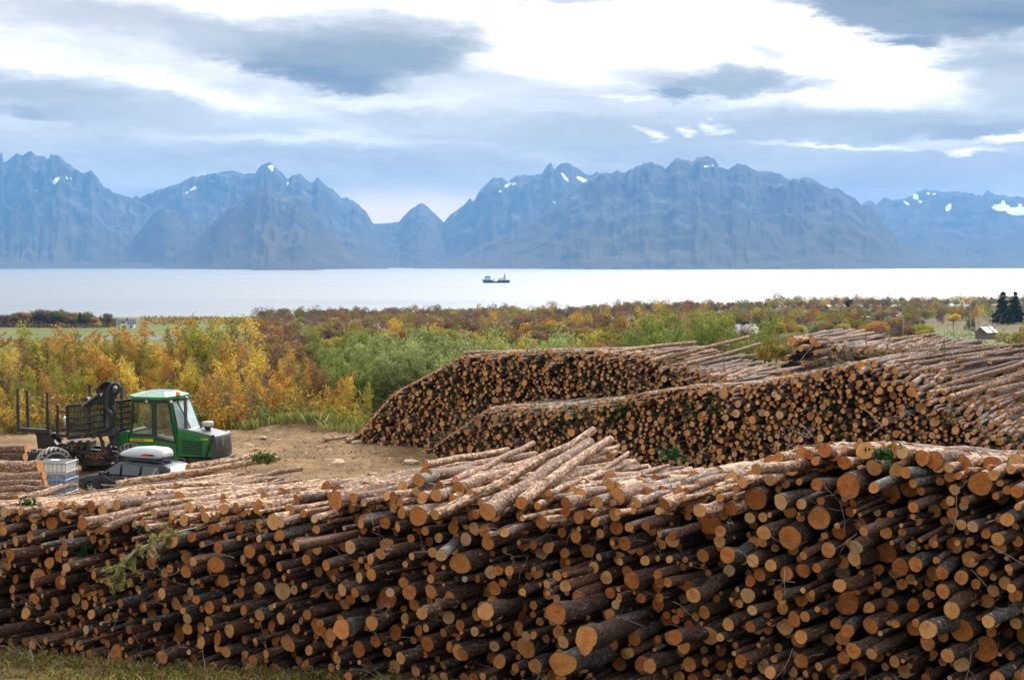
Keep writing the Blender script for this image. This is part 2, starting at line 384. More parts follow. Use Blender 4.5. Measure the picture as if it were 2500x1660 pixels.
# ---- sea
def sea_material():
    m = bpy.data.materials.new('fjord_water'); m.use_nodes = True; t = NT(m.node_tree); b = t.n['Principled BSDF']
    g = t.node('ShaderNodeNewGeometry'); P = g.outputs['Position']
    b.inputs['Base Color'].default_value = (.05, .07, .09, 1)
    mp = t.node('ShaderNodeMapping'); mp.inputs['Scale'].default_value = (1 / 2600, 1 / 420, 1); t.link(P, mp.inputs[0])
    n1 = t.noise(mp.outputs[0], 1.0, 5, .6, .4)
    mp2 = t.node('ShaderNodeMapping'); mp2.inputs['Scale'].default_value = (1 / 22, 1 / 9, 1); t.link(P, mp2.inputs[0])
    n2 = t.noise(mp2.outputs[0], 1.0, 3, .6)
    t.link(t.mr(n1, .35, .68, .30, .56), b.inputs['Roughness']); b.inputs['IOR'].default_value = 2.1
    bp = t.node('ShaderNodeBump'); bp.inputs['Strength'].default_value = .55; bp.inputs['Distance'].default_value = 1.2
    t.link(n2, bp.inputs['Height']); t.link(bp.outputs[0], b.inputs['Normal'])
    return m
SEAM = sea_material()
saz = np.linspace(-1.25, 1.25, 60); srs = np.geomspace(700, 40000, 60)
sx, sy = polar_grid(saz, srs)
me = mesh_np('water', np.stack([sx.ravel(), sy.ravel(), np.full(sx.size, SEA_Z)], 1), [grid_faces(*sx.shape)], [SEAM], smooth=True)
tag(link_mesh('water', me), kind='structure')

# ---- mountains: ridges with real relief, crest lines at their own distances
def rock_material():
    m = bpy.data.materials.new('mountain_rock'); m.use_nodes = True; t = NT(m.node_tree); b = t.n['Principled BSDF']
    g = t.node('ShaderNodeNewGeometry'); P = g.outputs['Position']; z = t.node('ShaderNodeSeparateXYZ'); t.link(P, z.inputs[0])
    n1 = t.noise(P, 1 / 260., 8, .7); n2 = t.noise(P, 1 / 900., 5, .6)
    rock = t.ramp(n1, [(.33, (.022, .025, .030)), (.5, (.055, .055, .055)), (.66, (.13, .125, .12))])
    veg = t.ramp(n1, [(.35, (.040, .032, .018)), (.55, (.085, .060, .028)), (.7, (.10, .085, .035))])
    hz = t.math('ADD', z.outputs[2], t.math('MULTIPLY', t.math('SUBTRACT', n2, .5), 500))
    c = t.mix(t.mr(hz, 230, 520), veg, rock)
    s = t.node('ShaderNodeAttribute', attribute_name='snow').outputs['Fac']
    c = t.mix(t.mr(t.math('ADD', s, t.math('MULTIPLY', t.math('SUBTRACT', n1, .5), .8)), .52, .60), c, (.85, .88, .92))
    t.link(c, b.inputs['Base Color']); b.inputs['Roughness'].default_value = 1.0; b.inputs['Specular IOR Level'].default_value = 0.1
    return m
ROCK = rock_material()
def ridge(crest, D, front, back, seed, rough=1.0, snow=(), base_px=None, name='mountain', step=2.2):
    """crest: list of (px,py) of the skyline; D distance of the crest; front/back widths of the flanks in metres"""
    xs = np.array([c[0] for c in crest], float); ys = np.array([c[1] for c in crest], float)
    px = np.arange(xs[0], xs[-1] + .1, step)
    py = np.interp(px, xs, ys)
    jag = (fbm(px / 16.0, px * 0 + seed, 4, seed, True) - .5) * 5.0 * rough + (fbm(px / 5., px * 0 + seed + 3, 2, seed + 1) - .5) * 2.2 * rough
    edge = np.clip((640 - py) / 60., 0, 1)
    py = py + jag * edge
    azs = np.arctan((px - 1250) / F)
    rr = D / np.cos(azs)
    H = CZ + (643 - py) / F * D - SEA_Z          # height above the sea of the crest
    H = np.maximum(H, 2)
    nb, nf = 14, 78
    u = np.concatenate([np.linspace(-1, 0, nb, endpoint=False), np.linspace(0, 1, nf)])   # -1 back foot, 0 crest, 1 front foot
    U, PX = np.meshgrid(u, px, indexing='ij'); Hc = np.broadcast_to(H, U.shape); AZ = np.broadcast_to(azs, U.shape)
    wob = (fbm(PX / 60., U * 0 + seed * 3, 3, seed + 5) - .5)
    wid = np.where(U >= 0, front, back) * (.45 + .55 * np.clip(Hc / H.max(), 0, 1))
    R = np.broadcast_to(rr, U.shape) - U * wid + wob * 500 * (1 - np.clip(np.abs(U) * 2, 0, 1)) * 0
    X = R * np.sin(AZ); Y = R * np.cos(AZ)
    a = np.abs(U)
    prof = (1 - a) ** 1.25
    # spurs and gullies running down the flank
    spur = fbm(PX / 120. + wob * 2.0 + U * .8, U * 2.6 + seed, 5, seed + 9, True, .55) - .55
    gul = fbm(PX / 34. + spur * 2 - U * 1.6, U * 8 + seed, 4, seed + 21, True, .6) - .5
    amp = np.clip(a * 7, 0, 1) * (1 - a) ** .5
    h = Hc * prof + amp * (spur * 1.25 * Hc * .28 + gul * Hc * .08)
    # keep the relief under the line of sight to the crest
    lim = (Hc + SEA_Z - CZ) / np.broadcast_to(rr, U.shape) * R + CZ - SEA_Z
    h = np.where(U > 0.0, np.minimum(h, lim - 2 - a * Hc * .06), h)
    Z = SEA_Z - 14 + np.maximum(h + 14, 0 * h + 2 * (1 - a))
    sn = np.zeros_like(Z)
    for (sx_, sy_, sw, sh, sr) in snow:
        PYv = 643 - (Z - CZ) / Y * F
        dx = (PX - sx_); dy = (PYv - sy_); c_, s_ = math.cos(rad(sr)), math.sin(rad(sr))
        q = np.sqrt(((dx * c_ + dy * s_) / sw) ** 2 + ((-dx * s_ + dy * c_) / sh) ** 2)
        sn = np.maximum(sn, np.clip(1.25 - .7 * q, 0, 1) * (U > -.05))
    me = mesh_np(name, np.stack([X.ravel(), Y.ravel(), Z.ravel()], 1), [grid_faces(*X.shape)], [ROCK], smooth=True, attrs={'snow': sn.ravel()})
    return tag(link_mesh(name, me), kind='structure')

ridge([(-1150, 652), (-1000, 590), (-860, 500), (-760, 455), (-640, 470), (-520, 420), (-400, 440), (-300, 470), (-220, 440), (-160, 430), (-60, 400), (0, 378), (12, 376), (15, 402), (28, 390), (48, 374), (62, 382), (82, 371), (92, 380), (110, 382), (125, 390), (130, 379), (150, 380), (165, 396), (190, 415), (212, 424), (226, 417), (240, 430), (258, 455), (285, 472), (320, 482), (360, 498), (400, 530), (470, 590), (560, 652)],
      15500, 3600, 2500, 3, 1.2, snow=[(141, 443, 13, 5, -45), (172, 437, 12, 3, 10), (95, 468, 3, 2, 0)])
ridge([(300, 520), (328, 484), (338, 479), (345, 485), (360, 475), (400, 462), (440, 450), (475, 430), (480, 434), (500, 430), (530, 425), (560, 420), (572, 418), (600, 426), (625, 424), (645, 402), (662, 397), (675, 408), (690, 422), (706, 440), (715, 430), (735, 427), (752, 440), (765, 448), (778, 434), (790, 448), (815, 465), (835, 485), (850, 483), (870, 494), (895, 516), (912, 548), (940, 600), (980, 650)],
      16500, 4200, 2500, 11, 1.1, snow=[(664, 409, 9, 4, 0), (665, 417, 6, 2, 0), (477, 461, 12, 3.2, -25), (522, 445, 7, 3, -30), (705, 449, 3.5, 6, 15), (460, 472, 10, 1.6, 0)])
ridge([(860, 640), (905, 546), (945, 545), (975, 542), (985, 530), (1005, 510), (1030, 497), (1040, 501), (1055, 516), (1078, 538), (1100, 560), (1180, 650)],
      17500, 4500, 2500, 17, .6)
ridge([(280, 652), (330, 580), (380, 520), (402, 506), (430, 512), (450, 535), (490, 560), (560, 590), (640, 650)], 13800, 1500, 1200, 23, .7)
ridge([(395, 652), (430, 620), (480, 585), (520, 545), (560, 508), (600, 485), (620, 468), (638, 458), (655, 455), (668, 462), (680, 478), (690, 480), (712, 478), (735, 478), (752, 495), (770, 515), (800, 560), (840, 600), (900, 640), (950, 652)],
      12600, 2600, 1800, 31, .6)
ridge([(1060, 590), (1080, 545), (1100, 525), (1135, 500), (1148, 486), (1155, 494), (1175, 462), (1205, 436), (1225, 434), (1240, 446), (1260, 430), (1300, 430), (1325, 424), (1335, 405), (1345, 400), (1352, 416), (1368, 402), (1380, 398), (1400, 406), (1425, 424), (1440, 428), (1455, 422), (1475, 425), (1520, 450), (1600, 500), (1700, 560), (1800, 652)],
      17000, 4200, 2500, 41, 1.2, snow=[(1222, 469, 5, 3, 0), (1240, 453, 10, 3, -30), (1378, 434, 14, 3.5, 50), (1420, 440, 17, 4.5, 25), (1432, 446, 8, 6, 40), (1352, 495, 5, 2.5, 20), (1255, 450, 6, 3, -20)])
ridge([(1010, 652), (1090, 640), (1200, 590), (1300, 540), (1380, 480), (1440, 435), (1470, 421), (1490, 424), (1505, 419), (1525, 422), (1545, 412), (1570, 400), (1590, 398), (1612, 405), (1622, 412), (1635, 400), (1650, 388), (1668, 390), (1690, 398), (1700, 386), (1722, 382), (1740, 390), (1755, 410), (1775, 414), (1800, 402), (1820, 404), (1845, 418), (1900, 424), (1920, 440), (1935, 436), (1950, 438), (1963, 432), (1985, 440), (2005, 454), (2020, 462), (2045, 460), (2060, 474), (2085, 485), (2105, 505), (2125, 500), (2140, 520), (2160, 550), (2200, 595), (2260, 620), (2330, 640), (2420, 652)],
      13600, 3400, 2000, 53, 1.1, snow=[(1722, 408, 10, 2.5, 0), (1924, 473, 3, 1.5, 20), (1736, 406, 6, 1.5, -10)])
ridge([(2080, 560), (2105, 495), (2120, 490), (2135, 500), (2155, 482), (2175, 490), (2200, 486), (2225, 475), (2250, 465), (2275, 464), (2295, 470), (2330, 468), (2370, 474), (2395, 480), (2405, 466), (2425, 476), (2460, 480), (2500, 482), (2560, 470), (2640, 500), (2760, 560), (2900, 652)],
      19500, 5200, 2500, 67, 1.1, snow=[(2232, 482, 8, 7, 40), (2210, 497, 10, 3.5, 30), (2243, 494, 5, 3, 0), (2312, 508, 6, 10, 35), (2440, 508, 24, 9, 0), (2480, 516, 30, 11, 0), (2445, 498, 5, 8, 0), (2485, 506, 5, 8, 10), (2262, 474, 4, 2.5, 0), (2277, 475, 5, 2, 0)])
ridge([(2100, 653), (2180, 640), (2260, 630), (2330, 636), (2420, 645), (2600, 640), (2800, 645), (2900, 655)], 13000, 900, 900, 71, .3, name='headland')
ridge([(-1100, 640), (-600, 632), (-260, 628), (-60, 630), (60, 632), (200, 638), (330, 642), (480, 650), (560, 655)], 12600, 900, 900, 73, .3, name='headland')
ridge([(610, 660), (632, 656.5), (665, 654.8), (700, 655.2), (745, 656.5), (790, 659.6)], 9300, 150, 130, 79, .1, name='islet')

# ---- air
hz = MB(); hb0, hb1 = -62.0, 1120.0
hz.box((0, 10900, (hb0 + hb1) / 2), (34000, 23200, hb1 - hb0))
hm = bpy.data.materials.new('haze_air'); hm.use_nodes = True; t = NT(hm.node_tree); t.n.clear()
pv = t.node('ShaderNodeVolumePrincipled'); pv.inputs['Density'].default_value = 4.9e-5; pv.inputs['Color'].default_value = (.19, .455, .85, 1)
pv.inputs['Anisotropy'].default_value = 0.0
o_ = t.node('ShaderNodeOutputMaterial'); t.link(pv.outputs[0], o_.inputs['Volume'])
HAZE = tag(hz.build('haze', hm), kind='stuff')
# ================================================================== TIMBER
def bark_material():
    m = bpy.data.materials.new('spruce_bark'); m.use_nodes = True; t = NT(m.node_tree); b = t.n['Principled BSDF']
    lc = t.node('ShaderNodeAttribute', attribute_name='lc').outputs['Vector']
    tone = t.node('ShaderNodeAttribute', attribute_name='tone').outputs['Fac']
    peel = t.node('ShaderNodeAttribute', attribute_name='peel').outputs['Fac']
    m1 = t.node('ShaderNodeMapping'); m1.inputs['Scale'].default_value = (22, 22, 13); t.link(lc, m1.inputs[0])
    m2 = t.node('ShaderNodeMapping'); m2.inputs['Scale'].default_value = (9, 9, 2.2); t.link(lc, m2.inputs[0])
    m3 = t.node('ShaderNodeMapping'); m3.inputs['Scale'].default_value = (14, 14, 6.5); t.link(lc, m3.inputs[0])
    m4 = t.node('ShaderNodeMapping'); m4.inputs['Scale'].default_value = (17, 17, 5.5); t.link(lc, m4.inputs[0])
    n1 = t.noise(m1.outputs[0], 1, 5, .7); n2 = t.noise(m2.outputs[0], 1, 5, .65, .4)
    v = t.node('ShaderNodeTexVoronoi'); t.link(m3.outputs[0], v.inputs['Vector']); v.inputs['Scale'].default_value = 1
    base = t.ramp(n1, [(.30, (.016, .010, .008)), (.45, (.046, .027, .020)), (.58, (.105, .064, .048)), (.72, (.25, .17, .135))])
    grey = t.ramp(n1, [(.30, (.026, .024, .021)), (.5, (.075, .070, .064)), (.66, (.23, .22, .20)), (.8, (.20, .22, .16))])
    c = t.mix(t.mr(t.math('ADD', tone, t.math('MULTIPLY', n2, .5)), 1.02, 1.14), base, grey)
    red = t.ramp(n1, [(.3, (.045, .020, .013)), (.5, (.12, .055, .034)), (.7, (.27, .15, .10))])
    c = t.mix(t.mr(t.math('SUBTRACT', tone, t.math('MULTIPLY', n2, .4)), .02, .18, .85, 0), c, red)
    dry = t.ramp(n1, [(.32, (.042, .022, .015)), (.44, (.17, .092, .060)), (.56, (.35, .195, .12)), (.70, (.60, .41, .27))])  # pinkish bark tone with the sunlight on the top logs mixed in
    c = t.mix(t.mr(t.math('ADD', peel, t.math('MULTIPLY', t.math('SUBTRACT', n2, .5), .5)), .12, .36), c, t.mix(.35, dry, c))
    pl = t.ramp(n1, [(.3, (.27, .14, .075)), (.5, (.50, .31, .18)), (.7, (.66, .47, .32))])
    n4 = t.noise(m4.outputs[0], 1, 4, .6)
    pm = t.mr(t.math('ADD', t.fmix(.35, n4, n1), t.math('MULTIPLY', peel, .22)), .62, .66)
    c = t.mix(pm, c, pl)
    c = t.mix(t.mr(v.outputs['Distance'], .12, .20, .9, 0), c, (.035, .022, .016))
    t.link(c, b.inputs['Base Color']); b.inputs['Roughness'].default_value = .8; b.inputs['Specular IOR Level'].default_value = .3
    bp = t.node('ShaderNodeBump'); bp.inputs['Strength'].default_value = .8; bp.inputs['Distance'].default_value = .012
    t.link(t.math('ADD', n1, t.math('MULTIPLY', pm, -.5)), bp.inputs['Height']); t.link(bp.outputs[0], b.inputs['Normal'])
    return m
def wood_material():
    m = bpy.data.materials.new('cut_wood'); m.use_nodes = True; t = NT(m.node_tree); b = t.n['Principled BSDF']
    lc = t.node('ShaderNodeAttribute', attribute_name='lc').outputs['Vector']
    tone = t.node('ShaderNodeAttribute', attribute_name='ctone').outputs['Fac']
    er = t.node('ShaderNodeAttribute', attribute_name='er').outputs['Fac']
    rm = t.node('ShaderNodeAttribute', attribute_name='rm').outputs['Fac']
    n1 = t.noise(lc, 13, 6, .75, .8); n2 = t.noise(lc, 55, 4, .7)
    c = t.ramp(t.math('ADD', tone, t.math('MULTIPLY', t.math('SUBTRACT', n1, .5), .95)),
               [(0.0, (.36, .105, .022)), (.25, (.54, .19, .045)), (.5, (.66, .28, .08)), (.75, (.72, .38, .14)), (.92, (.64, .44, .24)), (1.0, (.46, .37, .26))])
    ring = t.math('SINE', t.math('MULTIPLY', t.math('ADD', rm, t.math('MULTIPLY', n1, .010)), 420.0))
    c = t.mix(t.mr(ring, -1, 1, .0, .12), c, t.mix(1, c, (.55, .40, .28), 'MULTIPLY'))
    ms = t.node('ShaderNodeMapping'); ms.inputs['Scale'].default_value = (7, 110, 7); ms.inputs['Rotation'].default_value = (0, 0, .5); t.link(lc, ms.inputs[0])
    c = t.mix(t.mr(t.noise(ms.outputs[0], 1, 2, .5), .5, .75, 0, .45), c, t.mix(.5, c, (.86, .66, .42)))
    c = t.mix(t.mr(n2, .48, .70, 0, .8), c, t.mix(1, c, (.55, .42, .30), 'MULTIPLY'))
    n5 = t.noise(lc, 6, 3, .6)
    c = t.mix(t.mr(n5, .52, .68, 0, .55), c, t.mix(1, c, (.60, .42, .28), 'MULTIPLY'))
    # heartwood tint, dark bark rim, pith
    c = t.mix(t.mr(er, .25, .6, .30, 0), c, t.mix(1, c, (.88, .62, .42), 'MULTIPLY'))
    c = t.mix(t.mr(t.math('ADD', er, t.math('MULTIPLY', t.math('SUBTRACT', n1, .5), .10)), .93, .965), c, (.085, .048, .03))
    t.link(c, b.inputs['Base Color']); b.inputs['Roughness'].default_value = .85; b.inputs['Specular IOR Level'].default_value = .2
    bp = t.node('ShaderNodeBump'); bp.inputs['Strength'].default_value = .9; bp.inputs['Distance'].default_value = .02
    t.link(t.math('ADD', n2, n1), bp.inputs['Height']); t.link(bp.outputs[0], b.inputs['Normal'])
    return m
BARK = bark_material(); WOOD = wood_material()

def log_geo(lg, rng, n=14, m=6):
    """bark tube and cut faces of one log. lg: P (near end), d (unit), L, r, irr, tone, ctone, peel"""
    P = np.array(lg['P'], float); d = np.array(lg['d'], float); Lg = lg['L']; r = lg['r']
    up = np.array([0, 0, 1.0]); u = np.cross(d, up); u /= np.linalg.norm(u); v = np.cross(u, d)
    th = np.arange(n) * 2 * np.pi / n
    irr = lg['irr']; ph = rng.uniform(0, 6.28, 4)
    shape = 1 + irr * (.55 * np.cos(2 * th + ph[0]) + .45 * np.cos(3 * th + ph[1]) + .25 * np.cos(5 * th + ph[2]))
    shape = shape + rng.normal(0, .012 + .12 * irr, n)
    ts = np.linspace(0, 1, m) ** 1.4; taper = rng.uniform(.66, .86)
    bend = rng.normal(0, .035, 2) * Lg / 5; kn = rng.normal(0, .02, (m, 2)) * min(1, r / .1)
    seed = rng.uniform(0, 60, 3)
    V = []; LC = []
    flare = 1 + irr * 1.2
    for j, tj in enumerate(ts):
        rj = r * (1 + (taper - 1) * tj); k = math.exp(-tj * 9)
        sh = (1 + (shape - 1) * (.22 + .78 * k)) * (1 + (flare - 1) * k * .55)
        cx = P + d * (Lg * tj) + u * (bend[0] * 4 * tj * (1 - tj) + kn[j, 0] * (j > 0)) + v * (bend[1] * 4 * tj * (1 - tj) + kn[j, 1] * (j > 0))
        ring = cx + (np.cos(th) * rj * sh)[:, None] * u + (np.sin(th) * rj * sh)[:, None] * v
        V.append(ring); LC.append(np.stack([np.cos(th) * r + seed[0], np.sin(th) * r + seed[1], np.full(n, Lg * tj) + seed[2]], 1))
    tl = rng.normal(0, .13, 2)                                     # slightly slanted saw cut
    V[0] = V[0] + d * (((V[0] - P) @ u) * tl[0] + ((V[0] - P) @ v) * tl[1])[:, None]
    SV = np.concatenate(V); SLC = np.concatenate(LC)
    SF = grid_wrap(m, n)
    def cap(ring, lcz):
        c0 = ring.mean(0); CV = [ring]; er = [np.ones(n)]
        for q in (.94, .55, .2): CV.append(c0 + (ring - c0) * q); er.append(np.full(n, q))
        CV.append(c0[None]); er.append([0.0])
        CV = np.concatenate(CV); er = np.concatenate(er)
        rel = CV - c0; lc = np.stack([rel @ u + seed[0], rel @ v + seed[1], np.full(len(CV), lcz + seed[2])], 1)
        f4 = grid_wrap(4, n); i = np.arange(n); f3 = np.stack([3 * n + (i + 1) % n, 3 * n + i, np.full(n, 4 * n)], 1)
        return CV, er, lc, f4, f3, np.linalg.norm(rel, axis=1)
    return SV, SLC, SF, cap(V[0], 0), cap(V[-1][::-1], Lg)
def grid_wrap(m, n):
    i = np.arange(n); j = np.arange(m - 1)[:, None]
    return np.stack([j * n + i, j * n + (i + 1) % n, (j + 1) * n + (i + 1) % n, (j + 1) * n + i], 2).reshape(-1, 4)[:, ::-1]

def merged_logs(name, logs, rng, n=10, m=4):
    V = []; F4 = []; F3 = []; i4 = []; A = {k: [] for k in ('lc', 'tone', 'ctone', 'er', 'rm', 'peel')}; base = 0
    for lg in logs:
        SV, SLC, SF, c1, c2 = log_geo(lg, rng, n, m)
        def put(v, lc, er, rmv):
            V.append(v); A['lc'].append(lc); A['er'].append(er); A['rm'].append(rmv)
            for k in ('tone', 'ctone', 'peel'): A[k].append(np.full(len(v), lg[k]))
        put(SV, SLC, np.ones(len(SV)), np.ones(len(SV))); F4.append(SF + base); i4.append(np.zeros(len(SF), int)); base += len(SV)
        for (cv_, er, lc, f4, f3, rm_) in (c1, c2):
            put(cv_, lc, er, rm_); F4.append(f4 + base); i4.append(np.ones(len(f4), int)); F3.append(f3 + base); base += len(cv_)
    F4 = np.concatenate(F4); F3 = np.concatenate(F3); i4 = np.concatenate(i4)
    mi = np.concatenate([i4, np.ones(len(F3), int)])
    me = mesh_np(name, np.concatenate(V), [F4, F3], [BARK, WOOD], mi, smooth=(mi == 0), attrs={k: np.concatenate(a) for k, a in A.items()})
    return link_mesh(name, me)
def single_log(lg, rng, n=20, m=9):
    SV, SLC, SF, c1, c2 = log_geo(lg, rng, n, m)
    P = np.array(lg['P'])
    def full(k, q): return {'tone': np.full(q, lg['tone']), 'ctone': np.full(q, lg['ctone']), 'peel': np.full(q, lg['peel'])}
    root = empty('log', tuple(P))
    me = mesh_np('bark', SV - P, [SF], [BARK], smooth=True, attrs={'lc': SLC, **full(0, len(SV))})
    link_mesh('bark', me, root)
    for (cv_, er, lc, f4, f3, rm_) in ((c1, c2) if lg.get('far_end') else (c1,)):
        cm = mesh_np('cut_face', cv_ - P, [f4, f3], [WOOD], attrs={'lc': lc, 'er': er, 'rm': rm_, **full(0, len(cv_))})
        link_mesh('cut_face', cm, root)
    return root

# ---- stacking
def stack(s0, s1, bottom, top, rad_fn, rng, maxn=3000, gap=1.06):
    "drop circles one after another into the outline between bottom(s) and top(s)"
    S = np.zeros(maxn); Z = np.zeros(maxn); R = np.zeros(maxn); k = 0; fails = 0
    while k < maxn and fails < 60:
        r = rad_fn(rng); s = rng.uniform(s0 + r, s1 - r); best = None
        for it in range(3):
            cand = s + np.linspace(-.32, .32, 15) * (1 if it == 0 else .3)
            cand = cand[(cand > s0 + r) & (cand < s1 - r)]
            if not len(cand): break
            near = np.nonzero(np.abs(S[:k] - s) < .9)[0]
            z = np.array([bottom(c) for c in cand]) + r
            if len(near):
                ds = cand[:, None] - S[near][None]; rr = (R[near] + r) * gap
                q = rr[None] ** 2 - ds ** 2
                zt = np.where(q > 0, Z[near][None] + np.sqrt(np.maximum(q, 0)), -9e9).max(1)
                z = np.maximum(z, zt)
            i = int(np.argmin(z)); s = cand[i]; best = z[i]
        if best is None or best + r * .6 > top(s): fails += 1; continue
        fails = 0; S[k], Z[k], R[k] = s, best, r; k += 1
    return S[:k], Z[:k], R[k * 0:k]

class Face:
    "front plane of a pile: O origin (xy), az of the log axis, face direction e"
    def __init__(s, O, az, e_az):
        s.O = Vector((O[0], O[1], 0)); s.a = Vector((math.sin(rad(az)), math.cos(rad(az)), 0)); s.az = az
        s.e = Vector((math.cos(rad(e_az)), -math.sin(rad(e_az)), 0))
    def hit(s, px, py):
        "s coordinate and height where the sight line meets the face plane"
        v = ray(px, py); v = v / v.y
        # (v.x*D, D) = O + e*s  -> solve
        A = np.array([[v.x, -s.e.x], [1.0, -s.e.y]]); D, q = np.linalg.solve(A, [s.O.x, s.O.y])
        return q, CZ + v.z * D, D
    def prof(s, pts):
        h = [s.hit(*p) for p in pts]; xs = [a[0] for a in h]; zs = [a[1] for a in h]
        return lambda q: float(np.interp(q, xs, zs))
def mklog(P, az, pitch, L, r, rng, irr=None, peel=None):
    a = rad(az); p = rad(pitch)
    d = (math.sin(a) * math.cos(p), math.cos(a) * math.cos(p), math.sin(p))
    big = np.clip((r - .08) / .2, 0, 1)
    return dict(P=tuple(P), d=d, L=L, r=r, irr=(rng.uniform(.02, .08) + big * rng.uniform(.02, .13)) if irr is None else irr,
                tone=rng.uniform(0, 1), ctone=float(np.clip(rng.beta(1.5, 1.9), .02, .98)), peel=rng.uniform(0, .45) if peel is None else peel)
def log2px(a, b, r, Da, Db, rng, **kw):
    A = pt(a[0], a[1], Da); B = pt(b[0], b[1], Db); dv = B - A
    lg = mklog(A, 0, 0, dv.length, r, rng, **kw); lg['d'] = tuple(dv.normalized()); return lg

rng = np.random.default_rng(7)
def pxy(P): return 1250 + P[0] / P[1] * F, 643 + (CZ - P[2]) / P[1] * F
def under(lg, sky, marg=0):
    "tip the far end of a log down where it would stand above the pile's own skyline"
    d = Vector(lg['d']); P = Vector(lg['P']); px_, py_ = pxy(P); lo = sky(px_) + lg['r'] / P.y * F + 4
    if py_ < lo: P.z = CZ - (lo - 643) / F * P.y; lg['P'] = tuple(P)
    E = P + d * lg['L']; px_, py_ = pxy(E)
    lim = sky(px_) + lg['r'] / E.y * F + rng.uniform(0, 26)
    if py_ < lim:
        zt = CZ - (lim - 643) / F * E.y; E = Vector((E.x, E.y, max(zt, E.z - 1.6))); lg['d'] = tuple((E - P).normalized())
    return lg
fsky = lambda px: float(np.interp(px, [-100, 60, 190, 285, 420, 600, 740, 870, 960, 1020, 1240, 1300, 1440, 1500, 1560, 1700, 1840, 1880, 2000, 2200, 2290, 2600], [1230, 1226, 1222, 1218, 1176, 1148, 1162, 1168, 1178, 1150, 1105, 1085, 1062, 1085, 1118, 1136, 1140, 1100, 1082, 1072, 1100, 1095]))
# ---------- front pile
FR = Face((0, 23), 28, 28)
ftop = FR.prof([(-230, 1240), (-120, 1235), (0, 1238), (200, 1235), (330, 1262), (480, 1262), (620, 1245), (800, 1240), (930, 1225), (1050, 1205), (1190, 1235), (1400, 1225), (1560, 1225), (1690, 1210), (1800, 1190), (1860, 1150), (1900, 1112), (1960, 1100), (2100, 1092), (2200, 1085), (2280, 1135), (2400, 1150), (2520, 1130), (2650, 1120)])
fs0 = FR.hit(-230, 1400)[0]; fs1 = FR.hit(2720, 1400)[0]
fbot = lambda s: max(.6, 2.10 + .080 * s) - .12
def fr_rad(g):
    q = g.random()
    return g.uniform(.03, .055) if q < .36 else g.uniform(.055, .085) if q < .74 else g.uniform(.085, .12) if q < .965 else g.uniform(.12, .18)
S_, Z_, R_ = stack(fs0, fs1, fbot, ftop, fr_rad, rng, 4200, 1.20)
front = []
for s, z, r in zip(S_, Z_, R_):
    t = rng.normal(0, .34) + (rng.uniform(0, .9) if r < .08 else rng.exponential(.22))
    azl = 35.5 + .35 * s + rng.normal(0, 2.8)
    depth_top = ftop(s) - z
    pit = rng.normal(-.4, 1.3)
    Pn = FR.O + FR.e * s + FR.a * t; lg = mklog((Pn.x, Pn.y, z + .03), azl, pit, rng.uniform(4.6, 5.6), r, rng)
    if r < .05: lg['ctone'] = .3 + .6 * lg['ctone']
    lg['peel'] = lg['peel'] * .35 if depth_top > .35 else lg['peel'] + .25  # upper logs: barer bark plus painted sun; face logs kept darker
    front.append(under(lg, fsky))
n_face = len(front)
# logs lying on the top of the pile, starting further and further back
for layer in range(4):
    s = fs0 + rng.uniform(0, .3)
    while s < FR.hit(1850, 1150)[0]:
        r = float(np.clip(rng.normal(.095, .03), .05, .19)); s += r * rng.uniform(3.0, 6.5)
        t = .35 + layer * .6 + rng.uniform(-.3, .4)
        z = ftop(s) + .02 + r * .4 + rng.uniform(-.03, .06)
        Pn = FR.O + FR.e * s + FR.a * t
        L_ = max(3.0, 5.4 - t * .8 + rng.uniform(-.4, .3))
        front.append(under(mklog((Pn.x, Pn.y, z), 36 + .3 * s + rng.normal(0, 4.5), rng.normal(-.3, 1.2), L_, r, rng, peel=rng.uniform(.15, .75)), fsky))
for layer in range(3):
    s = FR.hit(1880, 1100)[0]
    while s < fs1:
        r = float(np.clip(rng.normal(.11, .03), .06, .2)); s += r * rng.uniform(2.2, 4.2)
        Pn = FR.O + FR.e * s + FR.a * (.4 + layer * .9 + rng.uniform(-.3, .3))
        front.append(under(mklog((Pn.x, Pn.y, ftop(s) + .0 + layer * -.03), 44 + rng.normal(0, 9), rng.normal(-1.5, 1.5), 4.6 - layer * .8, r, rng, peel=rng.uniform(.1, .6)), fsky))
hero = []
def H(a, b, rpx, Da=None, Db=None, **kw):
    Da = Da or FR.hit(*a)[2] - .25; Db = Db or Da + 4.4
    lg = log2px(a, b, rpx / F * Da, Da, Db, rng, **kw); lg['hero'] = True; lg['far_end'] = True; hero.append(lg); return lg
H((1061, 1256), (1448, 1047), 14, 22.9, 26.9, peel=.6)['tone'] = .5
H((1190, 1249), (1441, 1076), 22, 22.2, 26.6, peel=.3)
H((1272, 1227), (1486, 1073), 15.5, 22.3, 26.6, peel=.5)
H((1112, 1173), (1301, 1082), 10, 24.2, 28.4, peel=.35)
H((1039, 1156), (1262, 1125), 15, 24.4, 28.6, peel=.2)
H((1039, 1133), (1241, 1096), 9.5, 25, 29, peel=.5)
H((1022, 1172), (1190, 1130), 16, 23.9, 28.2, peel=.2)
H((1381, 1227), (1680, 1187), 14, 22.2, 25.6, peel=.5)
H((1339, 1204), (1530, 1112), 9, 22.8, 27.1, peel=.5)
H((1459, 1225), (1792, 1150), 14, 22.0, 25.6, peel=.2)
H((1399, 1193), (1623, 1138), 7.5, 22.9, 26.8, peel=.4)
H((1490, 1184), (1686, 1144), 11, 22.9, 26.6, peel=.6)
H((1557, 1229), (1845, 1140), 11, 21.6, 26, peel=.3)
H((1685, 1196), (1868, 1160), 8, 22.1, 25.7, peel=.5)
H((1330, 1175), (1508, 1090), 8, 23.3, 27.2, peel=.6)
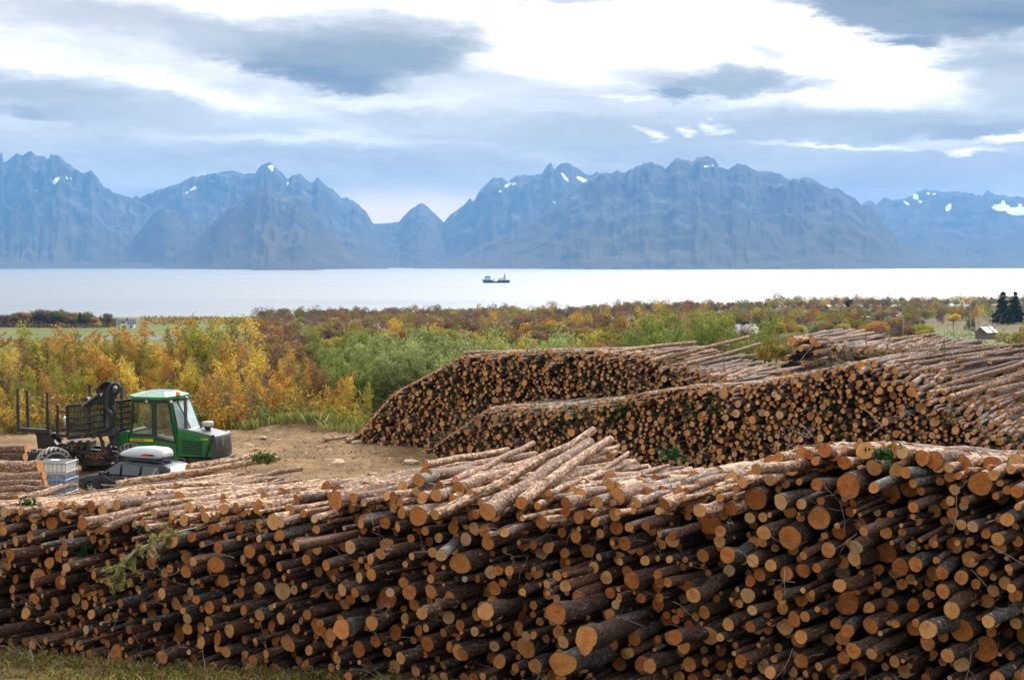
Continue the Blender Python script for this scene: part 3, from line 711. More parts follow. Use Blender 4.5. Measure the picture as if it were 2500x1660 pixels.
H((1415, 1182), (1532, 1106), 7, 23.8, 27.6, peel=.4)
H((1425, 1176), (1550, 1128), 9, 24.2, 28, peel=.65)
H((1065, 1209), (1262, 1138), 15, 23.4, 27.8, peel=.3)
H((1508, 1250), (1700, 1215), 9, 21.6, 25.5, peel=.75)
H((1188, 1309), (1330, 1245), 9.5, 22.0, 26, peel=.4)
H((1232, 1300), (1370, 1262), 11, 21.9, 25.8, peel=.3)['tone'] = .92
H((1077, 1355), (1185, 1270), 15, 22.3, 26.5, peel=.05)['tone'] = .97
H((1607, 1247), (1740, 1215), 9, 21.2, 25, peel=.6)
H((1312, 1235), (1460, 1170), 9, 22.3, 26.3, peel=.4)
H((1104, 1216), (1320, 1130), 9, 23.5, 27.5, peel=.55)
H((284, 1182), (680, 1122), 9, 35, 37.5, peel=.7)
H((460, 1150), (675, 1112), 15, 37, 38.5, peel=.55)
H((323, 1198), (560, 1160), 10, 33.5, 36.2, peel=.8)
H((343, 1235), (700, 1178), 17, 30, 34, peel=.25)
H((360, 1258), (742, 1192), 10, 28.7, 33, peel=.35)
H((381, 1209), (735, 1142), 10, 32.2, 36, peel=.3)
H((79, 1251), (425, 1213), 7.5, 28.6, 32.5, peel=.5)
H((22, 1234), (250, 1212), 9, 30.6, 34.5, peel=.3)
H((90, 1212), (182, 1183), 7, 35, 37.5, peel=.2)
H((40, 1216), (152, 1184), 6.5, 35.2, 38, peel=.5)
H((212, 1251), (420, 1200), 7, 29.8, 33.6, peel=.45)['tone'] = .96
H((505, 1232), (820, 1172), 8, 29, 33, peel=.6)
H((530, 1226), (868, 1170), 9, 29.3, 33.5, peel=.8)
H((660, 1240), (915, 1166), 8, 28, 32.5, peel=.95)
# big irregular butts at the foot of the pile
H((1357, 1497), (1640, 1420), 27, 21.2, 25, irr=.09, peel=.1)
H((1431, 1560), (1700, 1500), 31, 20.6, 24.4, irr=.17, peel=.0)['tone'] = .5
H((1374, 1620), (1600, 1570), 30, 20.8, 24.5, irr=.16, peel=.0)['tone'] = .93
H((1030, 1497), (1205, 1445), 15, 21.9, 25.5, peel=.2)
H((833, 1535), (990, 1500), 22, 23.6, 27, irr=.15, peel=.05)
H((527, 1378), (700, 1340), 20, 25.3, 29, irr=.08, peel=.2)
H((1185, 1492), (1330, 1455), 22, 21.6, 25, irr=.05, peel=.1)
H((1648, 1555), (1850, 1500), 19, 20.6, 24, irr=.06, peel=.1)
# side-on stack beside the tank
side = []
for (x0, y0, x1, y1, rp, Dd) in ((-160, 1098, 64, 1096, 10, 46), (-160, 1116, 62, 1115, 10, 46.4), (-170, 1140, 98, 1138, 15, 42), (-150, 1159, 108, 1161, 11, 41), (-150, 1180, 112, 1179, 9, 40), (-150, 1197, 122, 1194, 9, 39), (-160, 1209, 110, 1206, 6, 37.8), (-150, 1219, 130, 1216, 7, 37), (-160, 1229, 180, 1222, 6, 36.2)):
    lg = log2px((x1, y1), (x0, y0), rp / F * Dd, Dd, Dd + .8, rng, peel=rng.uniform(.2, .5)); lg['hero'] = True; lg['side'] = True; side.append(lg)
side[3]['tone'] = .97

# ---------- back piles
def back_rad(g):
    q = g.random()
    return g.uniform(.04, .065) if q < .40 else g.uniform(.065, .09) if q < .82 else g.uniform(.09, .12) if q < .975 else g.uniform(.12, .17)
def pile(Fc, left, right, botz, topf, layers, rise, azj, rngp, L=5.0, peel=(.0, .3), nmax=3000, s_slope=None, gap=1.05, rf=back_rad, outT=.16, laz=0):
    S1, Z1, R1 = stack(left, right, botz, topf, rf, rngp, nmax, gap); out = []
    for s, z, r in zip(S1, Z1, R1):
        P_ = Fc.O + Fc.e * s + Fc.a * (rngp.normal(0, outT))
        out.append(mklog((P_.x, P_.y, z), Fc.az + rngp.normal(0, 2.2), rngp.normal(0, 1.0), L + rngp.uniform(-.4, .3), r, rngp, peel=rngp.uniform(*peel)))
    for l in range(layers):
        s = left
        while s < right:
            r = float(np.clip(rngp.normal(.09, .025), .05, .17)); s += r * rngp.uniform(2.0, 3.4)
            if s > right: break
            rs = rise(s) if callable(rise) else rise
            P_ = Fc.O + Fc.e * s + Fc.a * (.3 + l * .6 + rngp.uniform(-.25, .25))
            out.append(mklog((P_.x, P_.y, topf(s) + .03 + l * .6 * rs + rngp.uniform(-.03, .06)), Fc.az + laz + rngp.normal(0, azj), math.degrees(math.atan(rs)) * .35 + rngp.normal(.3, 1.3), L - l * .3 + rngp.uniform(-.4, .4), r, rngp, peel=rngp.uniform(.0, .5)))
    return out
r1 = np.random.default_rng(21)
B1 = Face((-7.92, 72), 30, 26.5)
b1top = B1.prof([(866, 1062), (880, 1035), (905, 1005), (935, 975), (965, 948), (1005, 930), (1060, 905), (1110, 878), (1140, 868), (1200, 868), (1330, 862), (1480, 868), (1560, 874), (1620, 888), (1680, 915), (1760, 930), (1900, 950)])
pile1 = pile(B1, B1.hit(868, 1000)[0], B1.hit(1800, 950)[0], lambda s: -.02, b1top, 5, .05, 4, r1, nmax=4500, gap=1.2, outT=.28)
for (a, b, rp) in (((1672, 890), (1856, 838), 6), ((1590, 884), (1830, 822), 6), ((1470, 866), (1700, 838), 6), ((1130, 862), (1330, 858), 5), ((1540, 905), (1845, 868), 6), ((1600, 915), (1860, 884), 5), ((1600, 865), (1780, 842), 5)):
    pile1.append(log2px(a, b, rp / F * 63, B1.hit(*a)[2], B1.hit(*a)[2] + 4.0, r1, peel=.5))
B2 = Face((-3.8, 64), 34, 38)
b2top = B2.prof([(1045, 1112), (1060, 1075), (1075, 1045), (1120, 1022), (1170, 1004), (1330, 1004), (1420, 994), (1500, 985), (1545, 966), (1580, 945), (1700, 946), (1800, 950), (1880, 930), (1960, 915), (2050, 890), (2120, 888), (2180, 915), (2250, 958), (2330, 1012), (2440, 1062), (2520, 1092), (2700, 1130)])
q2150 = B2.hit(2140, 900)[0]; q2000 = B2.hit(2000, 900)[0]
def b2rise(s): return .03 + .27 * float(np.clip((s - q2150) / 2.0, 0, 1))
def b2rad(g):
    q = g.random()
    return g.uniform(.035, .06) if q < .38 else g.uniform(.06, .09) if q < .80 else g.uniform(.09, .125) if q < .965 else g.uniform(.125, .19)
pile2 = pile(B2, B2.hit(1046, 1100)[0], B2.hit(2620, 1100)[0], lambda s: .0 if s < 8 else .4, b2top, 4, b2rise, 4, r1, nmax=7000, peel=(0, .25), rf=b2rad, gap=1.22, outT=.3)
s = q2150 - .5
while s < B2.hit(2620, 1100)[0]:                                  # the long slope at the far right
    for l in range(1, 15):
        if r1.random() < .12: continue
        r = float(np.clip(r1.normal(.095, .028), .05, .18)); rs = b2rise(s)
        P_ = B2.O + B2.e * (s + r1.uniform(-.15, .15)) + B2.a * (.3 + l * .6 + r1.uniform(-.3, .3))
        if pxy((P_.x, P_.y, b2top(s) + l * .6 * rs))[1] < 862 + r1.uniform(-14, 20): continue
        pile2.append(mklog((P_.x, P_.y, b2top(s) + l * .6 * rs + r1.uniform(-.05, .08)), 51 + r1.normal(0, 3.5), 5.5 + r1.normal(0, 1.6), 6.2, r, r1, peel=r1.uniform(.0, .5))); pile2[-1]['tone'] *= .8; under(pile2[-1], lambda px: 830 if px > 2200 else 850)
    s += r1.uniform(.30, .5)
for (a, b, rp) in (((1720, 955), (1960, 925), 7), ((1560, 985), (1850, 945), 6), ((2100, 905), (2330, 822), 7), ((2060, 900), (2290, 830), 5)):
    pile2.append(log2px(a, b, rp / F * 52, B2.hit(*a)[2] - .4, B2.hit(*a)[2] + 3.8, r1, peel=.55))
B3 = Face((pt(1850, 900, 60).x, 60), 34, 34)
b3top = B3.prof([(1840, 955), (1870, 925), (1885, 900), (1905, 888), (1935, 830), (1975, 838), (2040, 855), (2120, 862), (2200, 862), (2330, 850)])
pile3 = pile(B3, B3.hit(1845, 930)[0], B3.hit(2250, 900)[0], lambda s: 2.6, b3top, 3, .05, 5, r1, nmax=500, rf=b2rad)
for (a, b, rp) in (((1955, 850), (2200, 835), 8), ((1925, 838), (2150, 822), 6), ((1990, 862), (2285, 815), 7), ((1960, 890), (2250, 858), 8), ((2120, 885), (2330, 845), 9), ((1932, 833), (2050, 828), 13)):
    pile3.append(log2px(a, b, rp / F * 57, B3.hit(*a)[2] - .2, B3.hit(*a)[2] + 4.2, r1, peel=.45))

rng = np.random.default_rng(77)
sky2 = lambda px: float(np.interp(px, [1045, 1200, 1560, 1700, 1850, 1960, 2060, 2130, 2250, 2600], [1095, 988, 958, 936, 930, 906, 886, 872, 842, 828]))
sky1 = lambda px: float(np.interp(px, [868, 960, 1040, 1130, 1330, 1500, 1700, 1850, 1880], [1060, 955, 912, 862, 848, 845, 838, 842, 880]))
for l_ in pile2: under(l_, sky2)
for l_ in pile1[:-7]: under(l_, sky1)
# ---------- which logs become things of their own: the 300 that show largest
def visible(lg):
    P_ = Vector(lg['P']); px = 1250 + P_.x / P_.y * F; py = 643 + (CZ - P_.z) / P_.y * F
    return 8 < px < 2492 and py < 1650
cand = [l for l in front if visible(l)]
cand.sort(key=lambda l: -l['r'] / l['P'][1])
n_own = 300 - len(hero) - len(side)
own = cand[:n_own]; ids = {id(l) for l in own}
restf = [l for l in front if id(l) not in ids]
r2 = np.random.default_rng(5)
for l_ in pile1 + pile2 + pile3: l_['ctone'] = float(np.clip(.46 + .5 * l_['ctone'], 0, .97))
named = []
for lg in hero + side + own:
    o = single_log(lg, r2); named.append((o, lg))
tag(merged_logs('front_log_pile', restf, r2, 14, 6), 'slimmer logs filling the big front pile between the thick ones', 'log pile', kind='stuff')
tag(merged_logs('rear_log_pile', pile1, r2, 9, 4), 'far pile of small round logs in front of the green willows', 'log pile', kind='stuff')
tag(merged_logs('middle_log_pile', pile2, r2, 10, 4), 'long middle pile of logs running to the right edge behind the front pile', 'log pile', kind='stuff')
tag(merged_logs('upper_log_pile', pile3, r2, 10, 4), 'small pile of logs topping the middle pile below the far woodland', 'log pile', kind='stuff')

# ---------- labels that single out each log
def ordinal(i, n):
    if n == 2: return ('left', 'right')[i]
    if i == 0: return 'leftmost'
    if i == n - 1: return 'rightmost'
    w_ = ['', 'second', 'third', 'fourth', 'fifth', 'sixth', 'seventh', 'eighth', 'ninth', 'tenth', 'eleventh', 'twelfth', 'thirteenth', 'fourteenth', 'fifteenth', 'sixteenth', 'seventeenth', 'eighteenth', 'nineteenth', 'twentieth'] + ['twenty-' + q for q in ('first', 'second', 'third', 'fourth', 'fifth', 'sixth', 'seventh', 'eighth', 'ninth')]
    j = i if i <= (n - 1) / 2 else n - 1 - i
    return (w_[j] + (' from left' if j == i else ' from right'))
def pxof(P): return 1250 + P[0] / P[1] * F, 643 + (CZ - P[2]) / P[1] * F
groups = {}
for o, lg in named:
    px, py = pxof(lg['P']); D = lg['P'][1]; rp = lg['r'] / D * F
    size = 'very thick' if rp > 24 else 'thick' if rp > 18.5 else 'medium' if rp > 14.5 else 'slim'
    tn = 'grey-barked' if lg['tone'] > .82 else 'pale-ended' if lg['ctone'] > .62 else 'dark-orange-ended' if lg['ctone'] < .4 else 'orange-ended'
    if lg.get('side'): key = 'logs stacked side-on left of the water tank'; cat = 'S'
    else:
        zone = 'below the water tank' if px < 190 else 'below the dark car' if px < 480 else 'below the dirt yard' if px < 960 else 'under the crossed loose logs' if px < 1420 else 'right of the crossed logs' if px < 1860 else 'under the high right end'
        top = ftop(FR.hit(px, py)[0]) ; topy = pxof((lg['P'][0], D, top))[1]
        if lg.get('hero') and py < 1330:
            zone = 'lying loose beside the dark car' if px < 480 and py < 1215 else zone.replace('under the crossed loose logs', 'lying crossed on the heap')
        fr_ = (py - topy) / max(1, 1650 - topy)
        lvl = 'on top' if fr_ < .06 else 'high' if fr_ < .36 else 'halfway up' if fr_ < .68 else 'low'
        key = f'{size} {tn} logs {lvl}, {zone}'; cat = 'F'
    groups.setdefault(key, []).append((px if cat == 'F' else -py, o, lg, cat))
for key, it in groups.items():
    it.sort(key=lambda q: q[0]); n = len(it)
    for i, (_, o, lg, cat) in enumerate(it):
        if cat == 'S': lab = ['lowest', 'second lowest', 'third lowest', 'fourth lowest', 'fifth from the bottom', 'fourth from the top', 'third from the top', 'second from the top', 'topmost'][i] + ' of the ' + key
        elif n == 1: lab = 'the only ' + key.replace('logs', 'log')
        else: lab = f'{ordinal(i, n)} of {n} {key}'
        tag(o, lab, 'log', 'cut logs stacked in the timber yard')
# ================================================================== VEGETATION
def leaf_material(name, trans=.35, var=.55):
    m = bpy.data.materials.new(name); m.use_nodes = True; t = NT(m.node_tree); t.n.clear()
    oc = t.node('ShaderNodeObjectInfo').outputs['Color']
    lv = t.node('ShaderNodeAttribute', attribute_name='lv').outputs['Fac']
    hu = t.node('ShaderNodeAttribute', attribute_name='hu').outputs['Fac']
    hs = t.node('ShaderNodeHueSaturation'); t.link(oc, hs.inputs['Color']); t.link(t.mr(hu, 0, 1, .482, .535), hs.inputs['Hue'])
    t.link(t.mr(lv, 0, 1, 1 - var, 1 + var), hs.inputs['Value']); hs.inputs['Saturation'].default_value = .95
    d = t.node('ShaderNodeBsdfDiffuse'); tr = t.node('ShaderNodeBsdfTranslucent')
    t.link(hs.outputs[0], d.inputs[0]); t.link(hs.outputs[0], tr.inputs[0])
    mx = t.node('ShaderNodeMixShader'); mx.inputs[0].default_value = trans; t.link(d.outputs[0], mx.inputs[1]); t.link(tr.outputs[0], mx.inputs[2])
    o = t.node('ShaderNodeOutputMaterial'); t.link(mx.outputs[0], o.inputs[0]); return m
LEAF = leaf_material('leaves'); NEEDLE = leaf_material('needles', .12, .45)
STEM = pmat('tree_bark', (.11, .085, .07), .9, noise=.4, nscale=3)
PALE_STEM = pmat('birch_bark', (.34, .31, .28), .9, noise=.45, nscale=3)

def leaves(C, size, rng, hu=None, lv=None, droop=0.0, long=1.6):
    "one rhombic leaf face at every point of C"
    n = len(C); a = rng.normal(size=(n, 3)); a[:, 2] -= droop; a /= np.linalg.norm(a, axis=1)[:, None]
    b = rng.normal(size=(n, 3)); b = np.cross(a, b); b /= np.linalg.norm(b, axis=1)[:, None]
    s = (size * rng.uniform(.6, 1.3, n))[:, None]
    V = np.stack([C - a * s * long * .5, C - b * s * .42, C + a * s * long * .5, C + b * s * .42], 1).reshape(-1, 3)
    Fq = np.arange(4 * n).reshape(n, 4)
    lv = rng.uniform(0, 1, n) if lv is None else lv; hu = rng.uniform(0, 1, n) if hu is None else hu
    return V, Fq, np.repeat(lv, 4), np.repeat(hu, 4)
def crown_mesh(name, C, size, rng, mat, clump=None, **kw):
    n = len(C); cl = rng.uniform(0, 1, (clump.max() + 1, 2)) if clump is not None else None
    lv = rng.uniform(0, 1, n); hu = rng.uniform(0, 1, n)
    if cl is not None: lv = .55 * lv + .45 * cl[clump, 0]; hu = .45 * hu + .55 * cl[clump, 1]
    V, Fq, l4, h4 = leaves(C, size, rng, hu, lv, **kw)
    return mesh_np(name, V, [Fq], [mat], attrs={'lv': l4, 'hu': h4})
def tubes_mesh(name, paths, mat):
    mb = MB()
    for p, r in paths: mb.tube(p, r, 5, False)
    me = bpy.data.meshes.new(name); me.from_pydata(mb.v, [], mb.f); me.materials.append(mat); me.polygons.foreach_set('use_smooth', mb.sm); return me

def birch(seed, h=6.5, stems=3, spread=1.0, nl=4200, size=.125, mat=STEM, lo=.16):
    g = np.random.default_rng(seed); paths = []; C = []; cl = []; k = 0
    for si in range(stems):
        lean = g.normal(0, .16 * spread, 2); hh = h * g.uniform(.72, 1.0) if si else h
        base = g.normal(0, .18 * spread, 2) * (si > 0); n = 9; P = []
        for i in range(n):
            t = i / (n - 1); P.append(np.array([base[0] + lean[0] * hh * t * (1 + .4 * t) + g.normal(0, .04), base[1] + lean[1] * hh * t * (1 + .4 * t) + g.normal(0, .04), hh * t]))
        r0 = .05 * hh / 6.5; paths.append((P, [max(.008, r0 * (1 - i / (n - 1)) ** .8) for i in range(n)]))
        nb = int(26 * hh / 6.5)
        for b in range(nb):
            t = lo + (1 - lo) * (b + g.random()) / nb; i = min(n - 2, int(t * (n - 1))); f = t * (n - 1) - i
            o = P[i] * (1 - f) + P[i + 1] * f; a = g.uniform(0, 6.28); L_ = (.35 + 1.25 * (1 - t) ** .7 * min(1, (t - lo) * 5 + .45)) * spread * hh / 6.5 * g.uniform(.7, 1.25)
            up = g.uniform(.5, 1.3); pts = [o + np.array([math.cos(a), math.sin(a), up]) * L_ * q / math.sqrt(1 + up * up) * (1 if q < 1 else 1) - np.array([0, 0, .12 * L_ * q * q]) for q in (0, .5, 1.0)]
            paths.append((pts, [.014, .009, .005]))
            m = int(nl / (nb * stems) * L_ / .9 * g.uniform(.5, 1.4)); q = g.uniform(.15, 1.12, m) ** .8
            pp = np.array([pts[0] + (pts[2] - pts[0]) * x for x in q]) + g.normal(0, .17 * h / 6.5, (m, 3)) if m else np.zeros((0, 3))
            C.append(pp); cl.append(np.full(m, k)); k += 1
    return tubes_mesh('trunk', paths, mat), crown_mesh('crown', np.concatenate(C), size, g, LEAF, np.concatenate(cl), droop=.4)
def round_tree(seed, h=8.0, w=6.5, nl=1300, size=.5, lo=.12, lobes=16, flat=.8, fill=.55):
    g = np.random.default_rng(seed); paths = [([(0, 0, 0), (g.normal(0, .1), g.normal(0, .1), h * .35), (g.normal(0, .3), g.normal(0, .3), h * .8)], [.16, .11, .04])]
    C = []; cl = []
    for k in range(lobes):
        u = g.normal(size=3); u /= np.linalg.norm(u); q = g.uniform(.25, .8)
        c = np.array([u[0] * w / 2 * q, u[1] * w / 2 * q, h * (lo + (1 - lo) / 2) + u[2] * h * (1 - lo) / 2 * q * flat])
        rr = g.uniform(.16, .30) * w; m = int(nl / lobes * (rr / (.23 * w)) ** 2)
        v = g.normal(size=(m, 3)); v /= np.linalg.norm(v, axis=1)[:, None]; v *= (g.uniform(0, 1, m) ** fill)[:, None]
        C.append(c + v * rr * np.array([1, 1, .85])); cl.append(np.full(m, k))
        paths.append(([(0, 0, h * g.uniform(.15, .5)), tuple(c * np.array([.5, .5, .85])), tuple(c)], [.07, .05, .02]))
    return tubes_mesh('trunk', paths, STEM), crown_mesh('crown', np.concatenate(C), size, g, LEAF, np.concatenate(cl))
def conifer(seed, h=11.0, w=5.0, nl=1800, size=.5, lo=.10, ragged=.3):
    g = np.random.default_rng(seed); paths = [([(0, 0, 0), (0, 0, h * .5), (0, 0, h)], [.17, .1, .02])]; C = []; cl = []; k = 0
    nt = 22
    for i in range(nt):
        t = (i + g.random() * .5) / nt; z = h * (lo + (1 - lo) * t); rr = w / 2 * (1 - t) ** .8 * g.uniform(1 - ragged, 1.05) + .12; nb = max(4, int(11 * (1 - t) + 3))
        for b in range(nb):
            a = g.uniform(0, 6.28); m = int(nl / (nt * 7) * (rr / (w / 4)) * g.uniform(.6, 1.4)) + 2; q = g.uniform(.1, 1.05, m); L_ = rr * g.uniform(.75, 1.1)
            p = np.stack([np.cos(a) * q * L_, np.sin(a) * q * L_, z - .30 * q * q * L_ + .05 * h / 11 * 0], 1) + g.normal(0, .14, (m, 3)) * np.array([1, 1, .6]) * (h / 11)
            C.append(p); cl.append(np.full(m, k)); k += 1
    return tubes_mesh('trunk', paths, STEM), crown_mesh('crown', np.concatenate(C), size, g, NEEDLE, np.concatenate(cl), droop=.3)

def plant(name, mesh2, loc, sc, rz, color, label, cat, group=None, kind2='crown'):
    root = empty(name, loc, rz); root.scale = sc if isinstance(sc, tuple) else (sc, sc, sc)
    t_ = link_mesh('trunk', mesh2[0], root); c_ = link_mesh('crown', mesh2[1], root); c_.color = (*color, 1)
    return tag(root, label, cat, group)
def on_ground(px, py, lo=60, hi=1900):
    Ds = np.geomspace(lo, hi, 900); v = ray(px, py); X = v.x / v.y * Ds; Z = CZ + v.z / v.y * Ds
    g_ = ground_z(X, Ds); i = np.nonzero(Z <= g_)[0]
    D = Ds[i[0]] if len(i) else hi
    return Vector((v.x / v.y * D, D, float(ground_z(v.x / v.y * D, D))))
def px_ground(px, D):
    x = (px - 1250) / F * D; return Vector((x, D, float(ground_z(x, D))))

PALET = {'orange': (.52, .255, .035), 'golden': (.56, .37, .05), 'yellow-green': (.34, .30, .045), 'rust-brown': (.27, .145, .065),
         'copper': (.42, .195, .045), 'green': (.19, .225, .055), 'olive': (.22, .20, .045), 'purple-brown': (.19, .125, .095), 'pale green': (.255, .29, .10), 'lemon-yellow': (.62, .42, .03)}
g = np.random.default_rng(99)
BIR = [birch(100 + i, 6.5, (2, 3, 4, 3, 2)[i], (.9, 1.0, 1.15, 1.0, .8)[i], (3600, 4600, 5200, 2600, 3000)[i], mat=(STEM, STEM, STEM, PALE_STEM, STEM)[i]) for i in range(5)]
BARE = birch(140, 6.0, 3, 1.0, 900)
WIL = [birch(160 + i, 6.0, 7, 1.5, 8200, .125, lo=.10) for i in range(2)]
SHR = [birch(180 + i, 2.0, 5, 1.6, 2400, .10, lo=.05) for i in range(2)]

skyl = lambda px: float(np.interp(px, [-300, 0, 60, 110, 180, 230, 280, 330, 400, 450, 480, 520, 580, 640, 680, 720, 760, 800], [830, 822, 815, 800, 792, 832, 795, 782, 812, 785, 768, 764, 766, 772, 795, 822, 835, 870]))
count = {}
PLACE = []
def where(px):
    return 'behind the bunk stakes' if px < 160 else 'behind the crane' if px < 310 else 'behind the green cab' if px < 440 else 'behind the bonnet' if px < 560 else 'behind the dirt mound' if px < 760 else 'next to the green willows'
TREES = []
rows = [(112, 0, 34, 1.0), (104, 26, 30, 1.0), (97, 55, 34, .95), (91, 95, 40, .9), (86, 135, 48, .85), (82.5, 185, 60, .8)]
for ri, (D, dy, step, _) in enumerate(rows):
    px = -230 + g.uniform(0, 40)
    while px < (820 if D > 95 else 860):
        base = px_ground(px, D + g.uniform(-2, 2)); yt = skyl(px) + dy + g.uniform(-8, 30) + (0 if px < 700 else 10)
        if D < 90 and 455 < px < 560: yt = max(yt, 900 + (D < 84) * 10) - 20
        ztop = CZ - (yt - 643) / F * base.y; h = max(1.6, ztop - base.z)
        if px < 190: cs = ['golden', 'yellow-green', 'orange', 'rust-brown', 'olive']
        elif px < 420: cs = ['orange', 'golden', 'copper', 'olive', 'yellow-green']
        elif px < 560: cs = ['yellow-green', 'golden', 'olive', 'golden', 'orange']
        elif px < 740: cs = ['orange', 'golden', 'rust-brown', 'orange', 'olive']
        else: cs = ['rust-brown', 'yellow-green', 'orange', 'rust-brown']
        if dy > 120 and g.random() < .35: cs = ['rust-brown', 'copper', 'orange', 'olive']
        col = cs[g.integers(len(cs))]; k = int(g.integers(0, 5)); src = BIR[k]; bh = 6.5
        if g.random() < (.22 if D < 100 else .08): src = BARE; bh = 6.0; col = 'purple-brown'
        c = np.array(PALET[col]) * g.uniform(.8, 1.15)
        TREES.append((px, base, h, bh, src, col, c, D, 'birch_tree')); px += step * g.uniform(.75, 1.35)
wsk = lambda px: float(np.interp(px, [780, 830, 870, 930, 980, 1040, 1090, 1130, 1160, 1200, 1250, 1300, 1380, 1440], [870, 818, 806, 800, 812, 798, 800, 826, 840, 826, 818, 812, 808, 840]))
for (px, D, src, dy) in [(835, 104, 0, 0), (880, 108, 1, 0), (925, 103, 0, 2), (968, 99, 1, 6), (1010, 98, 0, 2), (1055, 97, 1, 0), (1100, 98, 0, 4), (1140, 100, 1, 4), (860, 95, 1, 55), (905, 92, 0, 50), (950, 91, 1, 45), (1000, 90, 0, 38), (1050, 90, 1, 34), (1105, 92, 0, 30), (1290, 108, 0, 0), (1340, 112, 1, 0), (1390, 108, 0, 6), (1320, 100, 1, 14)]:
    base = px_ground(px, D); ztop = CZ - (wsk(px) + dy - 643) / F * D; h = ztop - base.z
    col = 'green' if px < 920 else 'pale green' if px < 1150 else 'yellow-green' if px > 1350 else 'pale green'
    c = np.array(PALET[col]) * g.uniform(1.0, 1.3)
    TREES.append((px, base, h, 6.0, WIL[src], col, c, D, 'willow_tree'))
for (px, D, yt, col) in [(850, 86, 915, 'golden'), (895, 84, 930, 'yellow-green'), (815, 87, 905, 'orange'), (1180, 112, 812, 'golden'), (1215, 116, 822, 'golden'), (1240, 105, 835, 'yellow-green'), (1165, 108, 838, 'olive'), (775, 90, 880, 'rust-brown')]:
    base = px_ground(px, D); h = CZ - (yt - 643) / F * D - base.z
    TREES.append((px, base, h, 6.5, BIR[int(g.integers(0, 5))], col, np.array(PALET[col]), D, 'birch_tree'))
for (px, D, yt, hw) in [(1625, 122, 768, 1.25), (1700, 118, 758, 1.3), (1760, 124, 790, 1.1), (1660, 112, 775, 1.2), (1575, 126, 800, 1.0), (1735, 114, 775, 1.1)]:
    base = px_ground(px, D); h = CZ - (yt - 643) / F * D - base.z
    TREES.append((px, base, h, 6.0, WIL[int(px) % 2], 'green', np.array(PALET['green']) * np.array([1.1, 1.05, .9]), D, 'goat_willow'))
# unique labels for the near trees
bucket = {}
for T in TREES:
    px, base, h, bh, src, col, c, D, nm = T
    if nm == 'birch_tree': kind = 'near-bare birch' if col == 'purple-brown' else f'{col} birch'
    elif nm == 'willow_tree': kind = f'{col} willow'
    else: kind = 'leafy green willow'
    depth = 'front-row ' if D < 88 else 'middle-row ' if D < 101 else 'back-row '
    wh = where(px) if nm == 'birch_tree' and px < 800 else 'over the far log pile' if px < 1450 else 'left of the purple-roofed house'
    bucket.setdefault((depth + kind, wh), []).append(T)
for (kind, wh), its in bucket.items():
    its.sort(key=lambda q: q[0]); n = len(its)
    for i, (px, base, h, bh, src, col, c, D, nm) in enumerate(its):
        lab = f'the only {kind} {wh}' if n == 1 else f'{ordinal(i, n)} of {n} {kind} trees {wh}'
        s = h / bh; wd = s * g.uniform(.85, 1.1) if nm == 'birch_tree' else s * 1.02
        plant(nm, src, (base.x, base.y, base.z - .1), (wd, wd, s), g.uniform(0, 6.28), c, lab, 'tree', 'trees of the autumn thicket' if nm == 'birch_tree' else 'green willows behind the log piles')

# shrubs along the edge of the yard
shr = [(i, 79.2 + g.uniform(-1.0, 2.2)) for i in np.arange(-60, 870, 26)]
SH = {}
for (px, D) in shr:
    px = px + g.uniform(-8, 8); col = ['orange', 'golden', 'copper', 'orange'][g.integers(4)] if px < 190 or 540 < px < 620 and g.random() < .6 else ['olive', 'yellow-green', 'pale green', 'olive', 'golden'][g.integers(5)]
    SH.setdefault((col, where(px) if px < 800 else 'left of the far log pile'), []).append((px, D))
for (col, wh), its in SH.items():
    its.sort(); n = len(its)
    for i, (px, D) in enumerate(its):
        lab = f'the only low {col} bush {wh}, at the yard edge' if n == 1 else f'{ordinal(i, n)} of {n} low {col} bushes {wh}, at the yard edge'
        b = px_ground(px, D); s = g.uniform(.45, .85)
        plant('shrub', SHR[int(g.integers(2))], (b.x, b.y, b.z - .05), (s * 1.15, s * 1.15, s), g.uniform(0, 6.28), np.array(PALET[col]) * g.uniform(.8, 1.1), lab, 'bush', 'low bushes along the yard edge')

# undergrowth, tall grass: nobody could count it
def scatter_mesh(name, C, size, colors, label, long=1.6, droop=0, matname='LEAF'):
    pass
def vc_material(name, trans=.3):
    m = bpy.data.materials.new(name); m.use_nodes = True; t = NT(m.node_tree); t.n.clear()
    cc = t.node('ShaderNodeAttribute', attribute_name='cv').outputs['Vector']
    d = t.node('ShaderNodeBsdfDiffuse'); tr = t.node('ShaderNodeBsdfTranslucent'); t.link(cc, d.inputs[0]); t.link(cc, tr.inputs[0])
    mx = t.node('ShaderNodeMixShader'); mx.inputs[0].default_value = trans; t.link(d.outputs[0], mx.inputs[1]); t.link(tr.outputs[0], mx.inputs[2])
    o = t.node('ShaderNodeOutputMaterial'); t.link(mx.outputs[0], o.inputs[0]); return m
SCRUB = vc_material('undergrowth_leaves')
def stuff_leaves(name, C, size, cols, rng, label, cat, **kw):
    V, Fq, _, _ = leaves(C, size, rng, **kw)
    me = mesh_np(name, V, [Fq], [SCRUB], attrs={'cv': np.repeat(cols, 4, 0)})
    return tag(link_mesh(name, me), label, cat, kind='stuff')
n = 42000
px = g.uniform(-90, 900, n); D = 78.5 + 34 * g.random(n) ** 1.6 + np.where(px > 800, 2, 0)
x = (px - 1250) / F * D; cz_ = g.exponential(.45, n) * (1 + .5 * fbm(x, D, 3, 4)); z = ground_z(x, D) + np.minimum(cz_, 2.0)
pal = np.array([PALET[k] for k in ('orange', 'golden', 'rust-brown', 'olive', 'purple-brown', 'green', 'yellow-green')])
nz_ = fbm(x / 1.5, D / 1.5, 3, 8); ci = np.clip(((nz_ - .25) * 12 + g.normal(0, 1.2, n)).astype(int), 0, 6)
